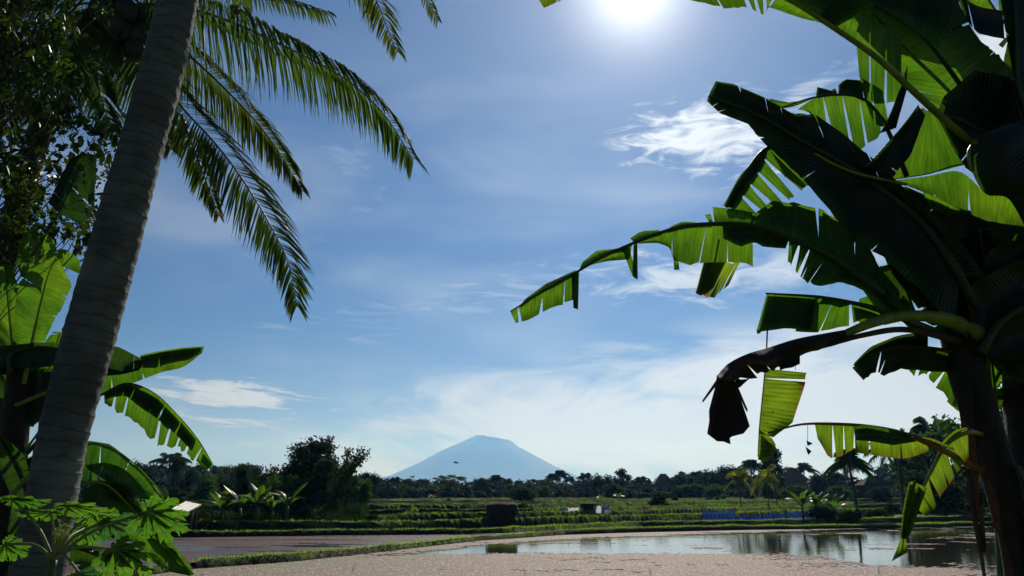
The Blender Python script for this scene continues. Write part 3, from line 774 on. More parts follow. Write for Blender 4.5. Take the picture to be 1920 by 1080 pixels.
l.build(plantA, 'banana_dark')
# dark filling blades of the crown
for i, (r_, wdx, dd) in enumerate([
        ([(1830, 640), (1790, 560), (1770, 500), (1740, 450)], 50, 3.2), ([(1860, 650), (1850, 560), (1845, 490), (1835, 430)], 66, 3.15),
        ([(1850, 660), (1900, 570), (1930, 500), (1960, 430)], 80, 2.95), ([(1840, 660), (1880, 600), (1960, 560), (2060, 540)], 90, 2.9),
        ([(1820, 640), (1760, 560), (1700, 480), (1650, 430)], 42, 3.12), ([(1850, 640), (1900, 660), (1990, 680), (2080, 720)], 55, 3.0),
        ([(1830, 640), (1790, 580), (1780, 510), (1800, 440)], 60, 3.3)]):
    l = L(dd, 30 + i)
    A = np.array(r_, float); T = np.gradient(A, axis=0); T /= np.linalg.norm(T, axis=1)[:, None]; Nn = np.stack([-T[:, 1], T[:, 0]], -1)
    wv_ = np.array([.35, 1, 1, .3])[:, None] * wdx
    l.rib(r_, .018, .006, 'rib_dark')
    l.panel(r_, (A + Nn * wv_).tolist(), back=.05, bulge=.05); l.panel(r_, (A - Nn * wv_).tolist(), back=.05, bulge=.05)
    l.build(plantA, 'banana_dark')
# broad strap going from the crown up-left
l = L(3.0, 41)
l.rib([(1750, 572), (1715, 515), (1680, 460), (1640, 420)], .009, .006, 'rib_dark')
l.panel([(1752, 575), (1715, 515), (1680, 460), (1640, 420)], [(1738, 580), (1700, 528), (1665, 472), (1620, 430)], back=.02)
l.panel([(1752, 575), (1715, 515), (1680, 460), (1640, 420)], [(1790, 560), (1745, 500), (1715, 440), (1680, 390)], back=.02)
l.build(plantA, 'banana_dark')
# leaf with curve right of the long leaf
l = L(3.1, 42)
l.rib([(1720, 600), (1700, 545), (1680, 505), (1650, 500)], .006, .003, 'rib_dark')
l.panel([(1650, 500), (1680, 505), (1700, 545), (1725, 600)], [(1652, 530), (1668, 555), (1690, 580), (1700, 612)])
l.panel([(1650, 500), (1680, 505), (1700, 545)], [(1665, 496), (1684, 497), (1712, 545)], back=.02)
l.build(plantA, 'banana_dark')
# lit piece beneath
l = L(3.1, 43)
l.panel([(1612, 560), (1650, 550), (1690, 560), (1715, 590)], [(1600, 600), (1625, 612), (1655, 612), (1700, 600)], tears=[(.35, .1), (.65, .05)])
l.build(plantA, 'banana', label='sunlit scrap just above the yellow-green stalk')
# drooping leaf left of the crown
l = L(2.8, 44)
l.rib([(1760, 625, 2.95), (1700, 600), (1640, 578), (1590, 566), (1530, 556), (1436, 550)], .016, .003, 'rib_dark')
l.panel([(1438, 550), (1480, 552), (1530, 556)], [(1418, 622), (1470, 616), (1522, 619)], back=.02)
l.panel([(1530, 556), (1560, 561), (1592, 567)], [(1490, 622), (1530, 624), (1592, 612)], tears=[(.55, .02)])
l.panel([(1545, 558), (1580, 562), (1600, 570)], [(1535, 570), (1560, 572), (1575, 577)], off=-.05)
l.panel([(1418, 618), (1428, 620)], [(1420, 627), (1426, 624)])
l.panel([(1596, 570), (1625, 578), (1660, 590)], [(1600, 606), (1620, 596), (1650, 608)], back=.02)
l.build(plantA, 'banana', label='square-ended drooping leaf above the dead one')
# dead brown leaf on its yellow-green stalk
l = L(2.6, 45)
l.rib([(1860, 640, 2.98), (1780, 600, 2.9), (1700, 592, 2.8), (1640, 604), (1570, 632)], .036, .012, 'rib')
l.rib([(1800, 640, 2.95), (1700, 618, 2.8), (1620, 628), (1540, 650), (1490, 658), (1400, 680), (1345, 706)], .014, .004, 'rib_dead')
l.panel([(1500, 648), (1480, 654), (1460, 660)], [(1500, 682), (1478, 690), (1462, 694)], off=-.05, crinkle=.03, jag=.06)
l.panel([(1585, 618), (1540, 626), (1490, 636), (1440, 652), (1400, 664), (1365, 682), (1343, 706)], [(1592, 642), (1552, 650), (1515, 662), (1482, 684), (1445, 698), (1405, 708), (1366, 716)], bulge=-.05, back=.03, crinkle=.045, jag=.06)
l.panel([(1344, 705), (1356, 710), (1368, 712), (1378, 714)], [(1326, 812), (1338, 817), (1346, 825), (1354, 817), (1361, 832), (1369, 821), (1380, 823), (1392, 812), (1399, 806), (1406, 799)], crinkle=.035, jag=.03, back=.03, bulge=.05)
l.panel([(1346, 706), (1352, 712)], [(1329, 770), (1336, 800)], crinkle=.03, jag=.06, back=.01, off=-.04)
l.panel([(1374, 712), (1380, 716)], [(1398, 770), (1405, 775)], crinkle=.02, jag=.06, back=.01, off=-.03)
l.panel([(1346, 708), (1352, 712)], [(1316, 752), (1318, 755)], crinkle=.005)
l.panel([(1378, 708), (1396, 712), (1412, 704)], [(1380, 726), (1386, 728), (1392, 722)], crinkle=.02)
l.panel([(1352, 815), (1368, 818)], [(1360, 830), (1370, 833)], crinkle=.02)
l.build(plantA, 'dead_leaf', label='dead brown leaf hanging crumpled from a yellow-green stalk')
# low leaf with its end turned up
l = L(2.75, 46)
l.rib([(1840, 885, 2.95), (1812, 868, 2.9), (1760, 840), (1700, 815), (1640, 801), (1570, 795), (1500, 796), (1440, 812)], .014, .003, 'rib_red')
l.rib([(1439, 612), (1437, 660), (1434, 700), (1429, 750), (1424, 800), (1421, 856)], .003, .0015, 'rib_dark')
l.panel([(1434, 691), (1432, 718), (1428, 755), (1425, 790), (1423, 812)], [(1513, 699), (1509, 722), (1497, 762), (1484, 795), (1450, 820)], tears=[(.16, .05)], bulge=.03)
l.panel([(1424, 806), (1423, 832), (1421, 858)], [(1448, 822), (1457, 838), (1450, 856)], back=.02)
l.panel([(1422, 846), (1421, 862)], [(1446, 852), (1440, 866)], off=.02)
l.panel([(1528, 796), (1545, 796), (1575, 796), (1602, 798)], [(1533, 822), (1556, 862), (1580, 856), (1600, 842)], tears=[(.45, .10), (.72, .06)])
l.panel([(1602, 798), (1640, 801), (1700, 815), (1738, 831)], [(1604, 850), (1650, 856), (1700, 861), (1742, 846)], tears=[(.2, .03)])
l.panel([(1700, 815), (1740, 826), (1790, 845)], [(1715, 818), (1750, 822), (1785, 838)], off=-.02)
l.build(plantA, 'banana_edge', label='low sunlit leaf with its far end turned up and torn')
l = L(2.68, 47)
l.panel([(1600, 800), (1625, 797), (1660, 803), (1712, 816)], [(1604, 826), (1635, 828), (1675, 835), (1718, 828)], crinkle=.02, back=.02)
l.build(plantA, 'banana_gloss', label='glossy grey fold lying over the low sunlit leaf')
# hanging sunlit leaf beside the trunk
l = L(2.8, 48)
l.rib([(1842, 815, 2.95), (1815, 810), (1775, 833), (1748, 880), (1724, 930), (1700, 985), (1690, 1040)], .010, .002, 'rib')
l.panel([(1815, 811), (1775, 833), (1755, 865), (1742, 892), (1724, 930), (1716, 950)], [(1816, 860), (1802, 878), (1778, 912), (1762, 935), (1752, 956), (1738, 970)], tears=[(.28, .04), (.66, .13), (.84, .03)])
l.panel([(1815, 805), (1790, 815), (1762, 845)], [(1818, 800), (1790, 806), (1765, 830)])
l.panel([(1718, 905), (1708, 940), (1700, 985), (1696, 1010)], [(1738, 915), (1722, 960), (1712, 990), (1702, 1012)], off=-.1, back=.02)
l.panel([(1704, 905), (1694, 950), (1690, 985), (1688, 1010)], [(1716, 900), (1708, 940), (1700, 985), (1696, 1010)], off=-.1, back=.02)
l.panel([(1690, 1008), (1698, 1010)], [(1672, 1052), (1702, 1036)])
l.build(plantA, 'banana_edge', label='sunlit leaf with brown edge hanging left of the trunk')
# under-crown leaves
l = L(3.0, 49)
l.rib([(1790, 660), (1740, 652), (1680, 650), (1630, 668), (1600, 690)], .008, .003, 'rib_dark')
l.panel([(1598, 690), (1630, 668), (1680, 650), (1740, 652), (1800, 670)], [(1620, 714), (1640, 698), (1660, 702), (1690, 692), (1790, 700)], tears=[(.3, .04)], jag=.04, back=.03)
l.panel([(1598, 690), (1630, 668), (1680, 650), (1740, 652)], [(1602, 680), (1632, 650), (1680, 630), (1740, 620)], back=.03)
l.build(plantA, 'banana_dark')
l = L(3.1, 50)
l.rib([(1815, 690), (1780, 672), (1740, 668)], .005, .003, 'rib')
l.panel([(1700, 655), (1730, 660), (1760, 670), (1790, 680), (1800, 690)], [(1702, 690), (1715, 708), (1735, 700), (1740, 715), (1792, 768)], tears=[(.28, .1), (.6, .08), (.8, .03)], jag=.03)
l.build(plantA, 'banana', label='tattered sunlit scraps under the crown beside the trunk'); l = L(3.1, 150)
l.panel([(1795, 730), (1812, 740)], [(1775, 752), (1796, 772)])
l.build(plantA, 'banana')
# fibres and scraps
for q in ([(1514, 797), (1515, 797)], [(1514, 832), (1515, 832)], .001), ([(1512, 826), (1514, 836)], [(1524, 831), (1522, 833)], .004), ([(1510, 837), (1514, 850)], [(1522, 846), (1516, 853)], .004), ([(1491, 672), (1492, 672)], [(1491, 694), (1492, 694)], .001):
    l = L(2.75, 51); l.panel(q[0], q[1], crinkle=q[2]); l.build(plantA, 'dead_leaf', name='dry_leaf_scrap')
# dangling dead strips beside the trunk
l = L(2.8, 52)
l.panel([(1815, 930), (1830, 945)], [(1846, 1100), (1852, 1100)], back=.02, jag=.05, crinkle=.03)
l.panel([(1834, 935), (1842, 940)], [(1838, 1030), (1850, 1032)], back=.02, jag=.05, crinkle=.02)
l.panel([(1810, 880), (1822, 880)], [(1814, 940), (1832, 946)], back=.02, jag=.05, crinkle=.03)
l.build(plantA, 'dead_leaf', label='dead strips dangling along the left side of the trunk')

# second plant at the far right edge
b1 = P(2010, 1300, 3.3); base = (b1[0], 3.3, gz(b1[0], 3.3) - .03)
plantB = thing('banana_plant', 'second banana trunk in deep shade at the right picture edge', 'banana plant', base)
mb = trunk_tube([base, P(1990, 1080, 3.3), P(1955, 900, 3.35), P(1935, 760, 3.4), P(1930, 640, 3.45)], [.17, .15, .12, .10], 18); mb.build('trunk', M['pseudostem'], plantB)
for i, (r_, wdx, dd, mt) in enumerate([
        ([(1940, 700), (1900, 742), (1865, 748), (1840, 760)], 18, 3.4, 'banana_dark'), ([(1930, 640), (1900, 660), (1880, 690), (1860, 730)], 22, 3.45, 'banana'),
        ([(1935, 660), (2000, 500), (2060, 380), (2120, 300)], 80, 3.4, 'banana_dark'), ([(1935, 660), (1950, 470), (1930, 260), (1900, 80)], 80, 3.6, 'banana_dark'),
        ([(1935, 660), (2040, 640), (2120, 700), (2180, 820)], 70, 3.3, 'banana_dark')]):
    l = L(dd, 60 + i); A = np.array(r_, float); T = np.gradient(A, axis=0); T /= np.linalg.norm(T, axis=1)[:, None]; Nn = np.stack([-T[:, 1], T[:, 0]], -1)
    wv_ = np.array([.3, 1, 1, .15])[:, None] * wdx
    l.rib(r_, .012, .004, 'rib_dark'); l.panel(r_, (A + Nn * wv_).tolist(), bulge=.03); l.panel(r_, (A - Nn * wv_).tolist(), bulge=.03, doff=.05)
    l.build(plantB, mt)
b1 = P(1890, 1300, 3.25); base = (b1[0], 3.25, gz(b1[0], 3.25) - .03)
plantC = thing('banana_sucker', 'slim young banana shoot with rolled green leaf behind the dark trunk', 'banana plant', base)
trunk_tube([base, P(1885, 1080, 3.25), P(1880, 900, 3.25), P(1872, 840, 3.25)], [.06, .045, .03, .02], 12).build('trunk', M['sucker'], plantC)
l = L(3.25, 70)
l.rib([(1874, 850), (1862, 780), (1856, 700), (1850, 620)], .008, .004, 'rib')
l.panel([(1872, 880), (1860, 780), (1856, 700), (1850, 620)], [(1850, 850), (1836, 770), (1838, 700), (1840, 620)])
l.panel([(1872, 880), (1862, 780), (1858, 700), (1850, 620)], [(1878, 850), (1874, 790), (1868, 720), (1858, 640)], back=.01)
l.build(plantC, 'banana', label='narrow half-rolled upright leaf')
l = L(3.25, 71)
l.rib([(1895, 905), (1878, 870), (1852, 826)], .008, .003, 'rib_red')
l.panel([(1880, 872), (1866, 850), (1852, 826)], [(1872, 882), (1858, 850), (1850, 832)])
l.build(plantC, 'banana_edge')

# ================================================================== left banana plant
b1 = P(18, 1300, 5.0); base = (b1[0], 5.0, gz(b1[0], 5.0) - .03)
plantD = thing('banana_plant', 'banana plant with sunlit leaves behind the leaning palm trunk', 'banana plant', base)
trunk_tube([base, P(15, 1080, 5.0), P(20, 900, 5.0), P(30, 780, 5.0), P(38, 690, 5.0)], [.13, .11, .09, .07], 16).build('trunk', M['pseudostem'], plantD)
l = L(4.9, 80)
l.rib([(45, 720), (60, 640), (78, 560), (92, 510), (106, 482)], .014, .003)
l.panel([(60, 645), (72, 590), (84, 540), (94, 508), (106, 480)], [(26, 640), (28, 570), (36, 530), (58, 505), (100, 480)])
l.panel([(60, 645), (72, 590), (84, 540), (94, 508), (106, 480)], [(84, 640), (98, 606), (117, 575), (135, 535), (112, 490)])
l.build(plantD, 'banana', label='upright broad sunlit leaf left of the palm trunk')
l = L(5.1, 81)
l.rib([(30, 700), (22, 640), (14, 560), (8, 500)], .012, .003)
l.panel([(30, 700), (22, 640), (14, 560), (8, 500)], [(50, 640), (44, 600), (38, 545), (20, 500)])
l.panel([(30, 700), (22, 640), (14, 560), (8, 500)], [(-10, 660), (-20, 600), (-22, 540), (-10, 500)])
l.build(plantD, 'banana')
l = L(5.2, 82)
l.rib([(60, 800), (80, 740), (95, 680), (112, 625)], .010, .003)
l.panel([(66, 775), (80, 735), (95, 680), (112, 622)], [(66, 700), (70, 670), (76, 650), (100, 622)])
l.panel([(66, 775), (80, 735), (95, 680), (112, 622)], [(86, 745), (100, 720), (120, 690), (135, 640)])
l.build(plantD, 'banana', label='bright strip of leaf against the left side of the palm trunk')
l = L(4.8, 83)
l.rib([(20, 700), (20, 665), (60, 652), (130, 655)], .014, .005, 'rib_dark')
l.panel([(-10, 650), (40, 645), (90, 642), (140, 650)], [(-10, 690), (40, 690), (90, 688), (140, 672)], back=.04)
l.build(plantD, 'banana_dark')
l = L(5.2, 84)
l.rib([(40, 700), (60, 560), (70, 480), (50, 430)], .010, .003)
l.panel([(66, 520), (70, 490), (64, 450), (50, 430)], [(100, 520), (112, 480), (100, 445), (56, 425)], tears=[(.4, .03)])
l.panel([(66, 520), (70, 490), (64, 450), (50, 430)], [(40, 520), (30, 490), (35, 460), (44, 430)])
l.build(plantD, 'banana'); l = L(5.2, 195)
l.panel([(110, 470), (135, 475), (150, 490)], [(108, 495), (130, 505), (152, 515)])
l.build(plantD, 'banana')
l = L(4.9, 85)
l.rib([(30, 760), (90, 735), (150, 715), (200, 702), (265, 672), (320, 657), (382, 650)], .014, .002)
l.panel([(150, 712), (200, 700), (265, 672), (320, 656), (350, 652), (383, 650)], [(150, 745), (196, 740), (250, 718), (300, 699), (345, 688), (379, 662)], off=.03)
l.panel([(262, 666), (290, 660), (320, 655), (350, 651), (383, 649)], [(268, 690), (290, 690), (320, 681), (350, 676), (379, 661)], off=-.06, back=.015)
l.build(plantD, 'banana', label='leaf pointing right past the palm trunk, lower half sunlit')
l = L(4.75, 86)
l.panel([(200, 650), (220, 650), (245, 662), (268, 674)], [(195, 690), (215, 700), (245, 696), (266, 690)], tears=[(.75, .03)])
l.panel([(200, 690), (230, 695), (262, 690)], [(200, 705), (230, 702), (262, 694)], back=.02)
l.build(plantD, 'banana_dark')
l = L(4.8, 87)
l.rib([(50, 850), (120, 780), (195, 738), (240, 719), (290, 738), (330, 775), (370, 822), (400, 872)], .014, .002, 'rib_dark')
l.panel([(195, 738), (217, 726), (240, 720), (265, 726), (290, 738), (310, 755), (330, 775), (350, 798), (370, 822), (398, 870)],
        [(196, 756), (214, 766), (236, 782), (262, 806), (292, 832), (308, 838), (332, 838), (350, 852), (368, 866), (386, 884)], tears=[(.1, .03), (.2, .02), (.45, .035), (.56, .03), (.66, .02), (.76, .03), (.87, .02)], jag=.05)
l.panel([(195, 738), (240, 720), (290, 738), (330, 775), (370, 822)], [(196, 748), (235, 742), (278, 775), (320, 806), (360, 846)], off=-.05, back=.02, tears=[(.3, .01), (.6, .02), (.8, .02)])
l.panel([(380, 850), (398, 868)], [(377, 866), (398, 884)], off=-.02)
l.build(plantD, 'banana', label='arching leaf with slits drooping right of the palm trunk')
l = L(4.6, 88)
l.rib([(20, 930), (90, 860), (160, 834), (200, 838), (250, 872), (290, 915), (312, 948)], .014, .003)
l.panel([(120, 850), (160, 834), (200, 838), (250, 872), (290, 915), (312, 948)], [(130, 900), (165, 905), (205, 905), (240, 896), (270, 925), (296, 948)], tears=[(.3, .02), (.55, .02)])
l.panel([(120, 850), (160, 834), (200, 838), (250, 872), (290, 915), (312, 948)], [(130, 835), (165, 826), (205, 832), (258, 872), (298, 915), (314, 948)])
l.panel([(160, 872), (200, 868), (240, 885), (280, 930)], [(165, 880), (205, 905), (235, 915), (275, 940)], off=-.25, crinkle=.025)
l.build(plantD, 'banana_gloss', label='glossy arching leaf catching light low beside the trunk')
l = L(4.3, 89)
l.rib([(60, 1000), (130, 920), (190, 905), (240, 945), (300, 1015), (362, 1078)], .012, .003)
l.panel([(190, 905), (240, 945), (270, 980), (300, 1015), (330, 1046), (362, 1078)], [(185, 945), (215, 985), (250, 1020), (285, 1052), (318, 1072), (357, 1080)])
l.panel([(190, 905), (240, 945), (270, 980), (300, 1015), (330, 1046), (362, 1078)], [(230, 905), (272, 960), (300, 995), (325, 1022), (345, 1045), (364, 1076)], back=.03)
l.build(plantD, 'banana', label='dark pointed leaf sloping down to the pond edge')
l = L(4.4, 93)
l.panel([(150, 920), (190, 905), (230, 915)], [(175, 985), (225, 990), (250, 960)], back=.05)
l.build(plantD, 'banana_gloss'); l = L(4.4, 193)
l.panel([(185, 900), (220, 905), (250, 915)], [(200, 935), (225, 940), (262, 930)], off=-.1)
l.build(plantD, 'banana_gloss'); l = L(4.4, 194)
l.panel([(140, 1070), (160, 1055), (190, 1080)], [(150, 1100), (175, 1100), (200, 1100)], off=-.4)
l.build(plantD, 'banana_gloss')
l = L(5.1, 90)
l.rib([(60, 480), (110, 400), (140, 330), (160, 290)], .008, .003, 'rib_dark')
l.panel([(110, 400), (130, 350), (150, 300), (165, 288)], [(150, 420), (178, 408), (178, 370), (182, 290)], tears=[(.45, .05)])
l.panel([(110, 400), (130, 350), (150, 300), (165, 288)], [(90, 380), (110, 340), (130, 300), (155, 285)], back=.03)
l.build(plantD, 'banana_dark')
l = L(5.0, 91)
l.rib([(25, 900), (45, 850), (90, 790), (120, 770)], .012, .006, 'rib')
l.panel([(60, 800), (90, 780), (130, 770)], [(50, 700), (90, 690), (130, 700)], back=.04)
l.build(plantD, 'banana_dark'); l = L(5.0, 191)
l.panel([(0, 700), (20, 705), (40, 712)], [(0, 745), (18, 752), (34, 740)])
l.build(plantD, 'banana'); l = L(5.0, 192)
l.panel([(40, 870), (60, 855), (100, 850)], [(45, 885), (70, 880), (110, 862)], back=.02)
l.build(plantD, 'banana_dark')
l = L(5.4, 92)
for x, y in ((8, 640), (18, 760), (60, 720), (30, 600)):
    l = L(5.4, int(x))
    l.panel([(x - 40, y - 30), (x, y - 60), (x + 30, y - 50)], [(x - 40, y + 60), (x, y + 80), (x + 22, y + 60)], back=.05, crinkle=.03)
    l.build(plantD, 'banana_dark')

for i, (r_, wdx, dd, mt) in enumerate([
        ([(20, 1000), (50, 940), (20, 860), (-20, 800)], 26, 4.6, 'banana_dark'), ([(10, 1080), (60, 1000), (110, 960), (170, 960)], 24, 4.9, 'banana_dark'),
        ([(0, 900), (20, 800), (60, 740), (90, 720)], 24, 5.3, 'banana_dark'), ([(30, 1100), (90, 1040), (150, 1030), (220, 1060)], 30, 5.2, 'banana_dark'),
        ([(0, 1080), (-10, 960), (0, 860), (30, 790)], 30, 5.4, 'banana_dark'), ([(40, 1090), (120, 980), (200, 940), (262, 990)], 26, 5.3, 'banana_dark'),
        ([(30, 700), (10, 600), (-20, 520), (-60, 460)], 34, 5.3, 'banana'), ([(-60, 900), (-30, 720), (10, 640), (60, 600)], 28, 5.5, 'banana_dark')]):
    l = L(dd, 160 + i); A = np.array(r_, float); T = np.gradient(A, axis=0); T /= np.linalg.norm(T, axis=1)[:, None]; Nn = np.stack([-T[:, 1], T[:, 0]], -1)
    wv_ = np.array([.3, 1, 1, .15])[:, None] * wdx
    l.rib(r_, .010, .004, 'rib_dark'); l.panel(r_, (A + Nn * wv_).tolist(), bulge=.03, tears=[(.5, .02)]); l.panel(r_, (A - Nn * wv_).tolist(), bulge=.03, doff=.05)
    l.build(plantD, mt)

# ================================================================== near leaning palm
def near_palm():
    c = [(333, 0, 80), (312, 100, 86), (272, 250, 90), (231, 400, 98), (193, 540, 105), (166, 640, 108), (119, 815, 107), (96, 940, 108), (70, 1080, 120), (40, 1230, 150)]
    d = 3.6
    pts = [P(x, y, d) for x, y, _ in c]; rr = [w_ / 2 / F * (d * cp + (P(x, y, d)[2] - CAMZ) * sp_) * math.cos(math.atan((960 - x) / F)) * .93 for x, y, w_ in c]
    # go on upwards out of the picture, and down to the ground
    up = [P(352, -100, d), P(368, -220, 3.62), P(380, -360, 3.65), P(388, -520, 3.7)]
    zb = gz(pts[-1][0], d); pts.append(np.array([pts[-1][0] - .05, d, zb - .05])); rr.append(rr[-1] * 1.15)
    pts = [up[3], up[2], up[1], up[0]] + pts; rr = [.085, .088, .09, .094] + rr
    pts = np.array(pts[::-1]); rr = np.array(rr[::-1])
    q = spline(pts, 420); L_ = np.r_[0, np.cumsum(np.linalg.norm(np.diff(q, axis=0), axis=1))]
    base = (pts[0][0], pts[0][1], pts[0][2])
    t = thing('coconut_palm', 'leaning grey ringed coconut palm trunk in the left foreground', 'palm tree', base)
    key = np.r_[0, np.cumsum(np.linalg.norm(np.diff(pts, axis=0), axis=1))]; R = np.interp(L_, key * L_[-1] / key[-1], rr)
    seg = 48; Gd = np.zeros((len(q), seg, 3)); U = np.zeros((len(q), seg, 2))
    T = np.gradient(q, axis=0); T /= np.linalg.norm(T, axis=1)[:, None]
    for i in range(len(q)):
        a = np.cross(T[i], (0, 1, 0)); a /= np.linalg.norm(a); b = np.cross(a, T[i])
        for j in range(seg):
            th = 2 * math.pi * j / seg
            ph = (L_[i] / .064 + .35 * math.sin(th + 1.3) + 1.0 * mnoise.noise(Vector((math.cos(th) * .8, math.sin(th) * .8, L_[i] * 3)))) % 1.0
            step = .0055 * ph ** 2.2
            nz = .003 * mnoise.noise(Vector((math.cos(th) * 4, math.sin(th) * 4, L_[i] * 22))) + .006 * mnoise.noise(Vector((math.cos(th), math.sin(th), L_[i] * 2)))
            r = R[i] + step + nz
            Gd[i, j] = q[i] + r * (a * math.cos(th) + b * math.sin(th)); U[i, j] = (L_[i], j / seg)
    mb = MB(); mb.grid(Gd, U, closed=True); mb.build('trunk', M['palm_bark'], t)
    top = q[-1]
    for i in range(11):
        a = i * 2.4; L1 = 3.2
        dr = np.array([math.cos(a), math.sin(a), 0]); pts_ = [top, top + dr * .9 + np.array([0, 0, .8]), top + dr * 2.0 + np.array([0, 0, .9]), top + dr * L1 + np.array([0, 0, .1])]
        frond(pts_, t, 'frond', M['frond'], 50, .5, droop=.5, seed=i, world=True, rr=.018)
    return t

def frond(pts, parent, name, mat, n, ll, droop=.5, seed=0, world=False, rr=.02, lw=.022, sides=(1, 1), side=None, mat_rib='rachis', prof=None, tipmat=None, t0=.08):
    rng = np.random.default_rng(seed)
    A = np.array(pts if world else [P(*p) for p in pts], float)
    q = spline(A, 60); T = np.gradient(q, axis=0); T /= np.linalg.norm(T, axis=1)[:, None]
    Vv, Ff = [], []
    for sgn, amt in zip((-1, 1), sides):
        for k in range(int(n * amt)):
            t = t0 + (1 - t0) * (k + rng.uniform(0, .6)) / (n * amt)
            if t >= 1: continue
            if rng.random() < .05: continue
            i = min(int(t * 59), 58); f = t * 59 - i; p = q[i] * (1 - f) + q[i + 1] * f; tg = T[i]
            if side is None: s_ = np.cross(tg, (0, 0, 1.0)); s_ /= np.linalg.norm(s_) + 1e-9
            else: s_ = np.array(side, float)
            vw = p - np.array([0, 0, CAMZ]); vw /= np.linalg.norm(vw); s2 = np.cross(tg, vw)
            if not world: s_ = s_ * .45 + s2 * np.sign(np.dot(s2, s_) + 1e-6) * .9; s_ /= np.linalg.norm(s_)
            drp = droop * (1.12 - .45 * t)
            L1 = ll * (math.sin(math.pi * min(1, t * .82 + .12)) ** .6 if prof is None else np.interp(t, np.linspace(0, 1, len(prof)), prof)) * rng.uniform(.85, 1.08)
            d0 = s_ * sgn * .8 + tg * (.55 + .6 * t) + np.array([0, 0, .1]); d0 /= np.linalg.norm(d0)
            d1 = d0 * (1 - drp) + np.array([0, 0, -1.0]) * drp + rng.normal(0, .06, 3); d1 /= np.linalg.norm(d1)
            d2 = d1 + np.array([0, 0, -.7 * drp]) + rng.normal(0, .07, 3); d2 /= np.linalg.norm(d2)
            p1 = p + d0 * L1 * .25; p2 = p1 + d1 * L1 * .4; p3 = p2 + d2 * L1 * .35
            wn = tg - d1 * np.dot(tg, d1); wn = wn / (np.linalg.norm(wn) + 1e-6) + rng.normal(0, .28, 3); wn -= d1 * np.dot(wn, d1); wn /= np.linalg.norm(wn) + 1e-9
            b = len(Vv); w1 = lw * rng.uniform(.7, 1.1)
            Vv += [p - wn * w1 * .4, p + wn * w1 * .4, p1 - wn * w1, p1 + wn * w1, p2 - wn * w1 * .8, p2 + wn * w1 * .8, p3]
            Ff += [(b, b + 1, b + 3, b + 2), (b + 2, b + 3, b + 5, b + 4), (b + 4, b + 5, b + 6)]
    if tipmat is not None:
        pass
    fo = mesh_obj(name, np.array(Vv), Ff, mat, parent)
    mb = MB(); mb.tube(q, [rr, rr * .6, rr * .2], 6); mb.build('midrib', M[mat_rib], fo)
    return fo
near_palm()

